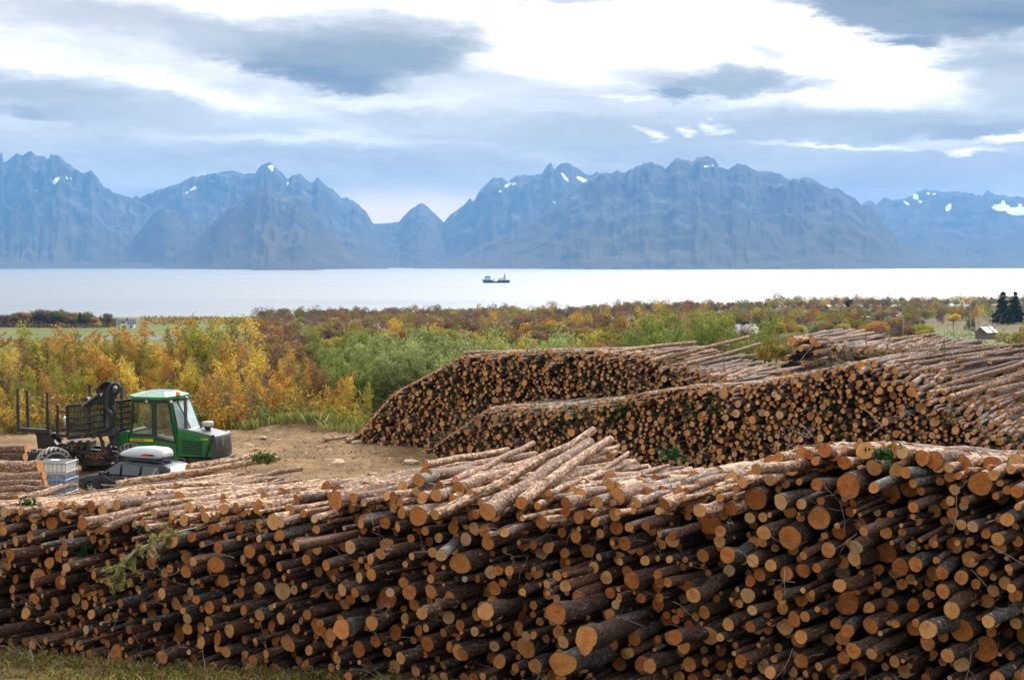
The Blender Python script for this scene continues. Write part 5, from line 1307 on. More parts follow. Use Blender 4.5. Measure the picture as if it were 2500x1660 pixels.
# wheels
AX = lv_
for (x, y, ch) in ((-1.15, -.12, True), (1.25, .50, False)):
    wheel_geo(q(x, y + .1, .66), AX, .66, .62, ch, fw)
wheel_geo(q(.1, W2 - .2, .66), AX, .66, .62, False, fw)
# rear wagon: its frame runs away to the left
Ra = (wl(128, 1150, 60.5) - wl(300, 1150, 61.8)); Ra.z = 0
wheel_geo(wl(131, 1134, 60.0), Vector((.55, -.84, 0)), .66, .70, True, fw)
wheel_geo(wl(86, 1136, 62.4), Vector((.55, -.84, 0)), .64, .66, False, fw)
wheel_geo(wl(235, 1133, 62.2), Vector((.45, -.89, 0)), .60, .60, False, fw)
mb = MB(); mb.bar(wl(95, 1085, 62), wl(300, 1100, 62), .35, .30); mb.bar(wl(165, 1100, 61), wl(290, 1112, 61.4), .30, .35); mb.box(wl(230, 1120, 61.3), (1.3, .8, .45)); mb.box(wl(200, 1090, 61.6), (1.0, .9, .5)); mb.bar(wl(160, 1095, 60.6), wl(280, 1120, 61), .12, .12); mb.build('wagon_frame', BLACK, fw)
mb = MB()
for (x, y) in ((176, 1075), (196, 1075), (215, 1075), (250, 1075)): mb.bar(wl(x, y, 60.8), wl(x + 3, y + 45, 60.8), .14, .12)
mb.bar(wl(165, 1070, 60.6), wl(288, 1058, 62), .14, .10); mb.bar(wl(262, 1110, 61.2), wl(290, 1072, 61.4), .09, .09); mb.build('wagon_braces', BLACK, fw)
# bolsters with stakes
def bolster(a, b, la, lb, Da, Db):
    mb = MB(); mb.bar(wl(a[0], a[1], Da), wl(b[0], b[1], Db), .17, .17)
    m_ = wl((a[0] + b[0]) / 2 + 22, (a[1] + b[1]) / 2, (Da + Db) / 2)
    mb.prism([m_ + Vector((-.35, 0, 0)), m_ + Vector((.30, 0, 0)), m_ + Vector((.40, 0, -.35)), m_ + Vector((.62, 0, -.62)), m_ + Vector((-.22, 0, -.62)), m_ + Vector((-.25, 0, -.3))], Vector((.06, .16, 0)))
    bo = mb.build('bolster', BLACK, fw)
    for (p, top_, D) in ((a, la, Da), (b, lb, Db)):
        s_ = MB(); lo_ = wl(p[0], p[1] + 3, D - .05); hi = wl(top_[0], top_[1], D - .05); mid = lo_ + (hi - lo_) * .62
        s_.bar(lo_, mid, .11, .12); s_.bar(mid, hi, .085, .095); s_.build('stake', BLACK, bo)
bolster((45, 1048), (117, 1053), (43, 948), (115, 957), 61.6, 61.0)
bolster((69, 1049), (141, 1063), (66, 952), (141, 988), 63.0, 61.4)
mb = MB(); mb.bar(wl(141, 1062, 61.0), wl(168, 1064, 61.0), .14, .14); mb.bar(wl(141, 1003, 61.3), wl(164, 1006, 61.2), .08, .08); mb.build('bunk_rail', BLACK, fw)
bolster((219, 1060, ), (297, 1055), (219, 938), (297, 944), 63.6, 63.9)
# headboard grating
def grating(p0, p1, p2, p3, nb, nh, name):
    "corners: bottom-left, bottom-right, top-right, top-left"
    mb = MB(); up = Vector((0, -1, 0))
    for (a, b) in ((p0, p1), (p3, p2)): mb.bar(a, b, .10, .10)
    for (a, b) in ((p0, p3), (p1, p2)): mb.bar(a, b, .11, .11)
    for k in range(1, nh): t = k / nh; mb.bar(p0.lerp(p3, t), p1.lerp(p2, t), .07, .06)
    for k in range(1, nb): t = k / nb; mb.bar(p0.lerp(p1, t), p3.lerp(p2, t), .03, .045)
    return mb.build(name, BLACK, fw)
grating(wl(165, 1068, 60.4), wl(258, 1056, 61.3), wl(255, 983, 61.3), wl(164, 991, 60.4), 26, 5, 'headboard_grating')
grating(wl(276, 1052, 61.6), wl(324, 1046, 62.0), wl(324, 976, 62.0), wl(279, 981, 61.6), 14, 5, 'headboard_grating')
mb = MB(); mb.bar(wl(170, 1040, 60.3), wl(190, 1020, 60.3), .06, .06); mb.bar(wl(168, 1067, 60.2), wl(260, 1055, 61.1), .1, .12); mb.build('headboard_brace', BLACK, fw)
# crane: column, boom folded down to the left, hoses
mb = MB(); cx = 268
mb.loft([[wl(cx, 1062, 61.2) + Vector((math.cos(a) * r_, math.sin(a) * r_, 0)) for a in np.arange(16) * math.pi / 8] for r_ in (.42,)] + [[wl(cx, yy, 61.2) + Vector((math.cos(a) * r_, math.sin(a) * r_, 0)) for a in np.arange(16) * math.pi / 8] for yy, r_ in ((1050, .40), (1046, .27), (1000, .24), (960, .22))]); mb.build('crane_column', BLACK, fw)
mb = MB()
def flat(pts, D, th): mb.prism([wl(x, y, D) for x, y in pts], Vector((0, th, 0)))
flat([(196, 990), (232, 966), (236, 945), (246, 938), (274, 934), (284, 950), (284, 972), (262, 984), (244, 984), (214, 996)], 60.8, .34)
flat([(231, 946), (247, 946), (247, 952), (231, 950)], 60.7, .5)
flat([(203, 972), (212, 970), (222, 984), (206, 990)], 60.75, .42)
bm_ = mb.build('crane_boom', BLACK, fw, .01)
mb = MB(); mb.prism([wl(x, y, 60.74) for x, y in ((229.5, 960), (234, 958), (235.5, 966), (230.5, 971), (227, 964))], Vector((0, .03, 0))); mb.build('warning_plate', YEL, bm_)
mb = MB(); mb.prism([wl(x, y, 60.74) for x, y in ((243, 960), (251, 960), (246, 968))], Vector((0, .03, 0))); mb.build('warning_plate', LAMPM, bm_)
mb = MB(); mb.tube([wl(200, 992, 60.6), wl(240, 962, 60.6)], .06, 10); mb.tube([wl(276, 985, 60.7), wl(277, 1050, 60.7)], .09, 12); mb.build('hydraulic_cylinder', pmat('cylinder_steel', (.12, .12, .125), .35, .4), fw)
mb = MB()
for k in range(9):
    f = k / 8; arc_tube(mb, [wl(240 + k, 948 - f * 4, 60.5 + f * .4), wl(250 + k * 1.4, 936 + f * 2 + (k % 3) * 2, 60.4 + f * .5), wl(264 + k * 1.1, 932 + (k % 4) * 2.2, 60.4 + f * .5), wl(274 + k * .8, 944 + k, 60.4 + f * .4), wl(272 + (k % 3) * 3, 975, 60.4 + f * .4), wl(270 + (k % 4) * 3, 1010, 60.5 + f * .4)], .032, 6)
arc_tube(mb, [wl(262, 985, 60.3), wl(264, 955, 60.3), wl(274, 940, 60.3), wl(286, 937, 60.3), wl(291, 946, 60.3), wl(286, 957, 60.3), wl(278, 963, 60.4)], .075, 8)
arc_tube(mb, [wl(258, 985, 60.3), wl(262, 1000, 60.3), wl(273, 1013, 60.3), wl(274, 1034, 60.4), wl(262, 1048, 60.5), wl(246, 1052, 60.6)], .085, 8)
arc_tube(mb, [wl(276, 990, 60.3), wl(280, 1010, 60.3), wl(279, 1045, 60.4)], .07, 8)
arc_tube(mb, [wl(288, 1065, 60.9), wl(270, 1083, 60.8), wl(256, 1095, 60.8), wl(246, 1070, 60.9), wl(240, 1052, 60.9)], .07, 8)
arc_tube(mb, [wl(176, 1040, 60.2), wl(188, 1048, 60.2), wl(205, 1038, 60.3), wl(218, 1024, 60.4)], .025, 6); mb.build('hoses', BLACKP, fw)
mb = MB(); mb.tube([wl(155, 1018, 61.5), wl(159, 1025, 61.5), wl(163, 1045, 61.5)], [.07, .14, .08], 10); mb.build('rotator', GREYM, fw)
# bark litter caught on the frame
Cl = []; gl_ = np.random.default_rng(3)
for (x, y, w_, D) in ((235, 1062, 12, 61), (232, 1112, 14, 60.9), (190, 1088, 10, 61), (255, 1105, 8, 60.9)):
    m_ = 110; Cl.append(np.array(wl(x, y, D)) + np.stack([gl_.normal(0, w_ / 57, m_), gl_.normal(0, .25, m_), gl_.normal(0, .035, m_)], 1))
V_, F_, _, _ = leaves(np.concatenate(Cl), .10, gl_, long=2.4); link_mesh('bark_litter', mesh_np('bark_litter', V_, [F_], [TIN]), fw)['kind'] = 'stuff'

# ---------------- estate car
HD = Vector((-.914, .406, 0)).normalized(); SD = Vector((0, 0, 1)).cross(HD)     # heading, left side of the car
CO = pt(333, 1210, 54.8); CO.z = float(ground_z(CO.x, CO.y))
car = empty('estate_car', tuple(CO)); tag(car, 'dark navy estate car with a silver roof box behind the front log pile', 'car')
def k_(x, y, z): return HD * x + SD * y + Vector((0, 0, z))
RK = Matrix(((HD.x, SD.x, 0), (HD.y, SD.y, 0), (0, 0, 1)))
# side nearest to the camera
near = 1 if (SD.y < 0) else -1
HW = .88
st_ = [(-2.30, .66, .35, .86), (-2.26, .78, .30, .98), (-2.0, .86, .26, 1.02), (-1.2, HW, .22, .98), (0, HW, .22, .95), (.8, HW, .22, .93), (1.15, .87, .24, .93), (1.7, .85, .26, .86), (2.1, .80, .28, .76), (2.32, .66, .32, .64), (2.38, .50, .36, .56)]
def sect(x, w, zb, zt):
    return [k_(x, -w * .86, zb), k_(x, -w, zb + .12), k_(x, -w, zb + (zt - zb) * .55), k_(x, -w * .985, zt - .07), k_(x, -w * .93, zt), k_(x, -w * .5, zt + .02), k_(x, w * .5, zt + .02), k_(x, w * .93, zt), k_(x, w * .985, zt - .07), k_(x, w, zb + (zt - zb) * .55), k_(x, w, zb + .12), k_(x, w * .86, zb)]
mb = MB(); mb.loft([sect(*s) for s in st_]); body = mb.build('body', NAVY, car)
# greenhouse
gh = [(-2.22, .70, .95, .97), (-2.12, .70, .95, 1.20), (-1.90, .66, .95, 1.40), (-1.6, .64, .95, 1.445), (-.6, .63, .95, 1.47), (.1, .62, .95, 1.46), (.45, .61, .93, 1.40), (.85, .62, .92, 1.16), (1.18, .66, .91, .95)]
rg = []
for (x, wt, zb, zt) in gh: rg.append([k_(x, -.83, zb), k_(x, -(wt + .04), zt - .05), k_(x, -wt * .85, zt), k_(x, 0, zt + .015), k_(x, wt * .85, zt), k_(x, wt + .04, zt - .05), k_(x, .83, zb)])
mb = MB(); mb.loft(rg); mb.build('roof', NAVY, car)
def side_pane(pts, name='side_window'):
    for sgn in (-1, 1):
        mb = MB(); P_ = []
        for (x, z) in pts:
            zt = np.interp(x, [g_[0] for g_ in gh], [g_[3] for g_ in gh]); wt = np.interp(x, [g_[0] for g_ in gh], [g_[1] for g_ in gh])
            f = (z - .95) / max(.05, zt - .05 - .95); y = .83 + (wt + .04 - .83) * f + .012; P_.append(k_(x, sgn * y, z))
        mb.prism(P_, SD * (sgn * .012)); mb.build(name, CGLASS_DARK, car)
CGLASS_DARK = pmat('tinted_window', (.03, .04, .042), .08, spec=.6, coat=.3)
side_pane([(.98, .99), (.12, .99), (.16, 1.36), (.38, 1.33)])
side_pane([(.0, .99), (-.78, .99), (-.80, 1.36), (.04, 1.37)])
side_pane([(-.90, .99), (-1.78, 1.0), (-1.66, 1.35), (-.92, 1.36)])
mb = MB(); mb.prism([k_(-2.235, -.66, 1.02), k_(-2.235, .66, 1.02), k_(-2.00, .55, 1.37), k_(-2.00, -.55, 1.37)], HD * -.025); mb.build('rear_window', pmat('rear_glass', (.25, .30, .31), .05, spec=.9, coat=1.0), car)
mb = MB(); mb.prism([k_(1.16, -.68, .97), k_(1.16, .68, .97), k_(.48, .56, 1.41), k_(.48, -.56, 1.41)], Vector((0, 0, .02))); mb.build('windscreen', CGLASS_DARK, car)
for x in (1.42, -1.42):
    for sg in (-1, 1):
        wheel_geo(k_(x, sg * .80, .32), SD, .32, .21, False, car, lug=False, rimr=.64)
        mb = MB(); ap = [k_(x + math.cos(a) * .38, sg * .885, .33 + math.sin(a) * .38) for a in np.linspace(0, math.pi, 13)]; mb.tube(ap, .035, 6); mb.build('wheel_arch', BLACKP, car)
for sg in (-1, 1):
    mb = MB(); mb.bar(k_(.95, sg * .895, .56), k_(-.9, sg * .895, .58), .03, .05); mb.build('rub_strip', GREYM, car)
    mb = MB(); mb.box(k_(.86, sg * .98, 1.02), (.14, .2, .13), RK); mb.build('wing_mirror', NAVY, car, .03)
    mb = MB(); mb.prism([k_(2.16, sg * .80, .62), k_(2.34, sg * .62, .60), k_(2.30, sg * .62, .74), k_(2.10, sg * .80, .78)], SD * (sg * .03)); mb.build('headlight', LAMPM, car)
    mb = MB(); mb.box(k_(-2.27, sg * .74, .98), (.08, .14, .5), RK); mb.build('tail_light', RED, car)
    mb = MB(); arc_tube(mb, [k_(.1, sg * .60, 1.45), k_(.0, sg * .60, 1.53), k_(-.8, sg * .61, 1.55), k_(-1.7, sg * .62, 1.52), k_(-1.85, sg * .62, 1.43)], .022, 6); mb.build('roof_rail', BLACKP, car)
for x in (-.25, -1.2):
    mb = MB(); mb.bar(k_(x, -.64, 1.56), k_(x, .64, 1.56), .05, .03); mb.build('cross_bar', BLACKP, car)
for (x0, x1) in ((.07, .07), (-.84, -.84), (.98, .98)):
    mb = MB(); mb.bar(k_(x0, near * .884, .35), k_(x1, near * .872, .95), .012, .008); mb.build('door_seam', BLACKP, body)
mb = MB(); mb.box(k_(.03, near * .89, .86), (.16, .03, .03), RK); mb.build('door_handle', BLACKP, body)
mb = MB(); mb.box(k_(-.80, near * .89, .87), (.16, .03, .03), RK); mb.build('door_handle', BLACKP, body)
# roof box: a thing of its own on the bars
rb = empty('roof_box', tuple(CO + k_(-.45, .0, 1.58))); tag(rb, 'silver roof box with a red flash on top of the estate car', 'roof box')
bx = lambda x, w, z0, z1: [k_(x, -w, z0 + .05), k_(x, -w * .98, z0 + (z1 - z0) * .6), k_(x, -w * .80, z1 - .02), k_(x, -w * .3, z1), k_(x, w * .3, z1), k_(x, w * .80, z1 - .02), k_(x, w * .98, z0 + (z1 - z0) * .6), k_(x, w, z0 + .05), k_(x, w * .9, z0), k_(x, -w * .9, z0)]
mb = MB(); mb.loft([bx(-1.10, .30, .10, .22), bx(-1.04, .38, .06, .34), bx(-.85, .41, .03, .42), bx(-.2, .42, .02, .44), bx(.4, .40, .02, .39), bx(.85, .32, .03, .25), bx(1.05, .22, .06, .15)]); mb.build('lid', SILV, rb)
mb = MB(); mb.loft([bx(-1.12, .32, .0, .09), bx(-.85, .425, -.04, .08), bx(.4, .415, -.04, .08), bx(1.08, .24, .02, .10)]); mb.build('base_tray', pmat('dark_tray', (.04, .042, .045), .5), rb)
for sg in (-1, 1):
    mb = MB(); mb.prism([k_(-.1, sg * .425, .12), k_(-.55, sg * .425, .13), k_(-.62, sg * .425, .20), k_(-.3, sg * .425, .20)], SD * (sg * .012)); mb.build('decal', RED, rb)
    mb = MB(); mb.box(k_(-.62, sg * .432, .165), (.22, .012, .06), RK); mb.build('decal', BLACKP, rb)

# ---------------- liquid tank
IO = pt(139, 1200, 50.5); IO.z = float(ground_z(IO.x, IO.y)) + .12
tk = empty('liquid_tank', tuple(IO), rad(-8)); tag(tk, 'white plastic tank in a steel cage half full of blue liquid', 'tank')
z0 = 0.0; TH = 1.12
off_ = pt(139, 1124, 50.5).z - IO.z - TH
mb = MB(); mb.box((0, 0, off_ / 2 - .02), (1.2, 1.0, max(.12, off_))); mb.build('pallet', pmat('pallet_wood', (.20, .14, .09), .9, noise=.3, nscale=8), tk)
mb = MB(); mb.box((0, 0, off_ + .34), (1.10, .92, .66)); mb.build('liquid_half', pmat('blue_liquid', (.13, .22, .36), .3, noise=.08, nscale=2), tk, .04)
mb = MB(); mb.box((0, 0, off_ + .67 + .21), (1.10, .92, .42)); mb.build('empty_half', pmat('milky_plastic', (.72, .72, .66), .35, noise=.05, nscale=3), tk, .05)
mb = MB(); mb.box((0, 0, off_ + 1.105), (1.14, .96, .03)); mb.build('lid', BLACKP, tk, .01)
mb = MB(); mb.box((-.1, .1, off_ + 1.125), (.30, .2, .02)); mb.build('label_sheet', WHITE, tk)
mb = MB()
for zz in (.02, .22, .50, .78, 1.10):
    for sy in (-1, 1): mb.tube([(-.58, sy * .49, off_ + zz), (.58, sy * .49, off_ + zz)], .014, 6)
    for sx in (-1, 1): mb.tube([(sx * .58, -.49, off_ + zz), (sx * .58, .49, off_ + zz)], .014, 6)
for xx in np.linspace(-.58, .58, 8):
    for sy in (-1, 1): mb.tube([(xx, sy * .495, off_), (xx, sy * .495, off_ + 1.1)], .011, 6)
for yy in np.linspace(-.49, .49, 6):
    for sx in (-1, 1): mb.tube([(sx * .585, yy, off_), (sx * .585, yy, off_ + 1.1)], .011, 6)
mb.build('cage', GREYM, tk)

# ---------------- ship
SHD = 45 / ((690.5 - 643) / F); SO = Vector(((1211 - 1250) / F * SHD, SHD, SEA_Z))
sc = SHD / F                                # metres per photo pixel out there
ship = empty('coaster_ship', tuple(SO)); tag(ship, 'small dark blue coaster with a white bridge sailing across the fjord', 'ship')
HULL = pmat('hull_blue', (.018, .045, .10), .5, noise=.1, nscale=.3); SUP = pmat('ship_white', (.62, .68, .68), .5); MAST = pmat('mast_grey', (.12, .13, .13), .6)
def sh(x, z): return ((x - 51) * sc * .676 , 0, z * sc * .676)
U = sc * .425 * 100 / 100                    # zoom pixel of the detail crop -> metres
u_ = lambda X, Y: ((X - 1215) / 23.62 * sc, (800 - Y) / 23.62 * sc)
bw = 6.0
def hullring(yw): return yw
mb = MB()
prof = [(400, 600, .15), (520, 640, 2.8), (700, 640, 5.2), (900, 645, 6), (1060, 650, 6), (1061, 705, 6), (1320, 705, 6), (1321, 645, 6), (1700, 640, 6), (1960, 632, 5.6), (2015, 632, 5.0)]
bot = {400: 640, 520: 790, 700: 805, 900: 805, 1060: 805, 1061: 805, 1320: 805, 1321: 805, 1700: 805, 1960: 800, 2015: 760}
rg = []
for X, Y, wv in prof:
    x, zt = u_(X, Y); zb = u_(X, bot[X])[1]; rg.append([(x, -wv, zt), (x, -wv * .96, (zt + zb) / 2), (x, -wv * .6, zb), (x, wv * .6, zb), (x, wv * .96, (zt + zb) / 2), (x, wv, zt)])
mb.loft(rg, smooth=False); x0, zz0 = u_(430, 790); mb.tube([(u_(420, 785)[0], 0, .4), (u_(620, 790)[0], 0, .6)], [.6, 1.6], 10); mb.build('hull', HULL, ship)
def blk(name, X0, Y0, X1, Y1, hw_, m, bev=.2):
    xa, za = u_(X0, Y0); xb, zb = u_(X1, Y1); m_ = MB(); m_.box(((xa + xb) / 2, 0, (za + zb) / 2), (abs(xb - xa), hw_ * 2, abs(zb - za))); return m_.build(name, m, ship, bev)
blk('superstructure', 560, 500, 900, 645, 5.2, SUP); blk('bridge', 575, 400, 900, 500, 5.6, SUP); blk('bridge_windows', 588, 442, 903, 470, 5.65, MAST, 0)
blk('forecastle', 440, 605, 560, 650, 2.2, SUP); blk('deck_house', 1340, 560, 1420, 645, 4.6, SUP); blk('deck_cover', 1400, 552, 1610, 600, 4.6, pmat('deck_green', (.03, .07, .07), .6), .1); blk('aft_house', 1620, 560, 1800, 645, 4.8, SUP); blk('funnel_house', 1640, 450, 1770, 600, 3.2, SUP); blk('funnel_band', 1636, 500, 1775, 540, 3.25, pmat('funnel_blue', (.05, .08, .25), .5), 0); blk('rail', 900, 628, 1340, 648, 5.4, SUP, 0)
for X in (940, 1045, 1140): blk('deck_crane', X - 14, 530 if X > 1000 else 590, X + 14, 645, 1.0, MAST, .1)
mb = MB(); a_ = u_(1715, 440); b_ = u_(1735, 215); mb.tube([(a_[0], 0, a_[1]), (b_[0], 0, b_[1])], [1.7, .22], 8); a_ = u_(800, 400); b_ = u_(800, 300); mb.tube([(a_[0], 0, a_[1]), (b_[0], 0, b_[1])], .28, 6); mb.bar((u_(770, 300)[0], 0, u_(0, 285)[1]), (u_(860, 0)[0], 0, u_(0, 270)[1]), .35, .35); mb.build('mast', MAST, ship)

# ---------------- houses
def gable(name, label, px, py, D, L_, Wd, H_, RH, yaw, wallm, roofm, wins=(), door=None, chim=False, cross=False, cat='house'):
    o = px_ground(px, D); o.z -= .2
    r = empty(name, tuple(o), yaw); tag(r, label, cat)
    mb = MB(); mb.prism([(-L_ / 2, -Wd / 2, 0), (-L_ / 2, Wd / 2, 0), (-L_ / 2, Wd / 2, H_), (-L_ / 2, 0, H_ + RH), (-L_ / 2, -Wd / 2, H_)], (L_, 0, 0))
    if cross: mb.prism([(-Wd * .32 + cross, -Wd / 2 - 1.2, 0), (Wd * .32 + cross, -Wd / 2 - 1.2, 0), (Wd * .32 + cross, -Wd / 2 - 1.2, H_), (cross, -Wd / 2 - 1.2, H_ + RH * .75), (-Wd * .32 + cross, -Wd / 2 - 1.2, H_)], (0, Wd * .6, 0))
    mb.build('wall', wallm, r)
    mb = MB(); e = .45; th = .18
    for s in (-1, 1):
        mb.prism([(-L_ / 2 - e, s * (Wd / 2 + e), H_ - e * RH / (Wd / 2) + .02), (-L_ / 2 - e, 0, H_ + RH + .02), (-L_ / 2 - e, 0, H_ + RH + th), (-L_ / 2 - e, s * (Wd / 2 + e), H_ - e * RH / (Wd / 2) + th)], (L_ + 2 * e, 0, 0))
    if cross:
        for s in (-1, 1):
            q_ = Wd * .32; mb.prism([(cross + s * (q_ + e), -Wd / 2 - 1.2 - e, H_ - e * .6 + .03), (cross, -Wd / 2 - 1.2 - e, H_ + RH * .75 + .03), (cross, -Wd / 2 - 1.2 - e, H_ + RH * .75 + th), (cross + s * (q_ + e), -Wd / 2 - 1.2 - e, H_ - e * .6 + th)], (0, Wd * .62 + e, 0))
    rf = mb.build('roof', roofm, r)
    if chim: mb = MB(); mb.box((chim, .1, H_ + RH + .45), (.8, .7, 1.3)); mb.build('chimney', BLACKP, rf)
    for (x, y, z, w_, h_) in wins:
        mb = MB(); mb.box((x, y, z), (w_ if abs(y) > Wd / 2 - .5 else .12, .12 if abs(y) > Wd / 2 - .5 else w_, h_)); mb.build('window', pmat_win, r)
    if door: x, y, z, w_, h_ = door; mb = MB(); mb.box((x, y, z), (w_, .1, h_)); mb.build('door', pmat_win, r)
    return r
pmat_win = pmat('dark_window', (.06, .07, .08), .2)
WW = pmat('white_boards', (.72, .73, .73), .7); DROOF = pmat('dark_slate_roof', (.045, .055, .08), .6); PROOF = pmat('purple_metal_roof', (.17, .11, .13), .5, noise=.1, nscale=1)
gable('white_house', 'white house with a dark roof on the headland by the water', 308, 797, 850, 9.6, 7, 3.4, 2.4, rad(12), WW, DROOF, wins=[(-3.6, -3.56, 1.6, 1.5, 1.5), (-1.5, -4.78, 4.1, 1.3, 1.0), (2.8, -3.56, 1.6, 1.3, 1.2), (-4.85, 0, 4, 1.2, 1.0)], door=(-1.3, -4.75, 1.2, 2.6, 2.2), chim=.4, cross=-1.5)
gable('pale_house', 'pale house under a purple metal roof in front of the round pine', 1820, 836, 430, 6.6, 6.5, 3.2, 2.5, rad(24), pmat('pale_green_boards', (.50, .60, .57), .7), PROOF, wins=[(-3.35, -1.2, 2.4, 1.0, 1.0), (-3.35, .8, 2.4, 1.0, 1.0), (0, -3.3, 1.8, 1.2, 1.0)], chim=-.6)
bn = gable('old_barn', 'weathered brown barn with sheets of white metal on its roof', 2408, 814, 480, 5.6, 4.4, 2.6, 1.6, rad(38), pmat('old_brown_boards', (.15, .10, .08), .9, noise=.35, nscale=2), pmat('tin_sheets', (.62, .64, .66), .45, noise=.1, nscale=2), wins=[(-2.85, -.4, 2.4, .4, .5), (-2.85, .4, 2.4, .4, .5)], cat='barn')
mb = MB(); mb.prism([(.5, -2.7, 2.32 + .14), (1.1, -2.7, 2.32 + .14), (1.1, -.1, 4.2 + .16), (.5, -.1, 4.2 + .16)], (0, 0, .08)); mb.build('rusty_sheet', pmat('rust', (.24, .09, .05), .9), bn)
gable('distant_house', 'small grey house just showing at the right shore skyline', 2497, 742, 1300, 8, 7, 4, 2.5, 0, pmat('grey_boards', (.35, .36, .36), .8), DROOF, wins=[(-2, -3.55, 2, 1.2, 1.2), (2, -3.55, 2, 1.2, 1.2)])

# road with guard rail on the left slope
rx = np.linspace(-90, 430, 60); R1 = []
ROADM = pmat('asphalt', (.14, .145, .15), .9, noise=.15, nscale=.2)
for p_ in rx: b = px_ground(p_, 590); R1.append(b)
mb = MB(); n_ = len(R1)
mb.add([b + Vector((0, -4, .12)) for b in R1] + [b + Vector((0, 5, .35)) for b in R1], [(i, i + 1, n_ + i + 1, n_ + i) for i in range(n_ - 1)]); tag(mb.build('road', ROADM), kind='structure')
mb = MB(); mb.tube([b + Vector((0, -4.5, .95)) for b in R1], .22, 5)
gr_ = empty('guard_rail', tuple(R1[30])); tag(gr_, 'long galvanised guard rail beside the road on the left slope', 'guard rail')
rail = mb.build('rail', GREYM, gr_); rail.matrix_parent_inverse = Matrix.Identity(4); rail.location = -R1[30]
mb = MB()
for b in R1[::2]: mb.bar(b + Vector((0, -4.5, -.2)), b + Vector((0, -4.5, .9)), .18, .18)
ps_ = mb.build('posts', GREYM, gr_); ps_.location = -R1[30]; tag(ps_, kind='stuff')
# poles and lamps
def pole(name, px, py0, py1, D, label, cat, lamp=False, grp=None):
    b = px_ground(px, D); top_ = pt(px, py0, D).z - b.z; r = empty(name, tuple(b)); tag(r, label, cat, grp)
    mb = MB(); mb.tube([(0, 0, -.3), (0, 0, top_)], [.16 * D / 500, .10 * D / 500], 8); mb.build('pole', pmat_pole, r)
    if lamp:
        mb = MB(); mb.tube([(0, 0, top_), (-.8, 0, top_ + .35), (-1.5, 0, top_ + .4)], .09, 6); mb.build('arm', pmat_pole, r)
        mb = MB(); mb.box((-1.9, 0, top_ + .38), (1.1, .5, .25)); mb.build('lamp_head', LAMPM, r, .05)
    else: mb = MB(); mb.bar((-.9, 0, top_ - .5), (.9, 0, top_ - .5), .12, .12); mb.build('crossarm', pmat_pole, r)
pmat_pole = pmat('weathered_pole', (.34, .35, .34), .8)
G_ = 'street lamps along the far road'
pole('street_lamp', 2136, 777, 806, 430, 'left one of two street lamps among the trees above the high log pile', 'lamp', True, G_)
pole('street_lamp', 2207, 773, 806, 430, 'right one of two street lamps among the trees above the high log pile', 'lamp', True, G_)
G2 = 'power poles on the slope'
pole('power_pole', 2314, 767, 800, 470, 'power pole in front of the broad yellow tree', 'pole', False, G2)
pole('power_pole', 2371, 764, 800, 480, 'power pole between the yellow tree and the barn', 'pole', False, G2)
pole('power_pole', 2318, 731, 752, 1150, 'far power pole standing against the water at right', 'pole', False, G2)
pole('power_pole', 284, 774, 797, 860, 'thin power pole just left of the white house', 'pole', False, G2)
pole('power_pole', 687, 776, 800, 800, 'power pole on the shore above the orange birches', 'pole', False, G2)
# ================================================================== SMALL THINGS
g = np.random.default_rng(404)
TWIG = pmat('dry_twigs', (.16, .11, .08), .9, noise=.4, nscale=6); TWIGP = pmat('pale_twigs', (.30, .25, .20), .9, noise=.3, nscale=6)
def twig(mb, p, d, L_, r, g, forks=2):
    p = Vector(p); d = Vector(d).normalized(); pts = [p]; n = 5
    for i in range(n): d = (d + Vector(g.normal(0, .16, 3))).normalized(); p = p + d * (L_ / n); pts.append(p)
    mb.tube(pts, [r * (1 - .8 * i / n) for i in range(n + 1)], 4, False)
    if forks:
        for k in range(int(g.integers(1, 4))):
            i = int(g.integers(1, n)); twig(mb, pts[i], d + Vector(g.normal(0, .6, 3)), L_ * g.uniform(.3, .55), r * .55, g, forks - 1)
# twigs stuck in the face of the front pile
mb = MB(); mp_ = MB()
for k in range(150):
    s = g.uniform(fs0, fs1); z = g.uniform(fbot(s), ftop(s) - .1); P_ = FR.O + FR.e * s - FR.a * g.uniform(-.1, .45)
    twig(mb if g.random() < .6 else mp_, (P_.x, P_.y, z), -FR.a * g.uniform(-.2, .7) + FR.e * g.normal(0, 1) + Vector((0, 0, g.normal(.1, .6))), g.uniform(.2, .8), g.uniform(.004, .009), g, 1)
for k in range(110):
    s = g.uniform(fs0, fs1); P_ = FR.O + FR.e * s + FR.a * g.uniform(.2, 4)
    twig(mb if g.random() < .5 else mp_, (P_.x, P_.y, ftop(s) + .12), FR.e * g.normal(0, 1) + FR.a * g.normal(0, 1) + Vector((0, 0, g.uniform(0, .8))), g.uniform(.2, .7), g.uniform(.005, .010), g, 1)
for k in range(170):
    s = g.uniform(fs0, fs1); P_ = FR.O + FR.e * s - FR.a * g.uniform(.1, 2.4)
    z = float(ground_z(P_.x, P_.y)); twig(mb if g.random() < .65 else mp_, (P_.x, P_.y, z + .03), FR.e * g.normal(0, 1) + FR.a * g.normal(0, .6) + Vector((0, 0, g.uniform(0, .9))), g.uniform(.2, .8), g.uniform(.005, .010), g, 2)
tag(mb.build('twig_debris', TWIG), 'brown broken twigs strewn over and before the front log pile', 'twigs', kind='stuff')
tag(mp_.build('pale_twig_debris', TWIGP), 'pale dry twigs strewn over and before the front log pile', 'twigs', kind='stuff')
mb = MB()
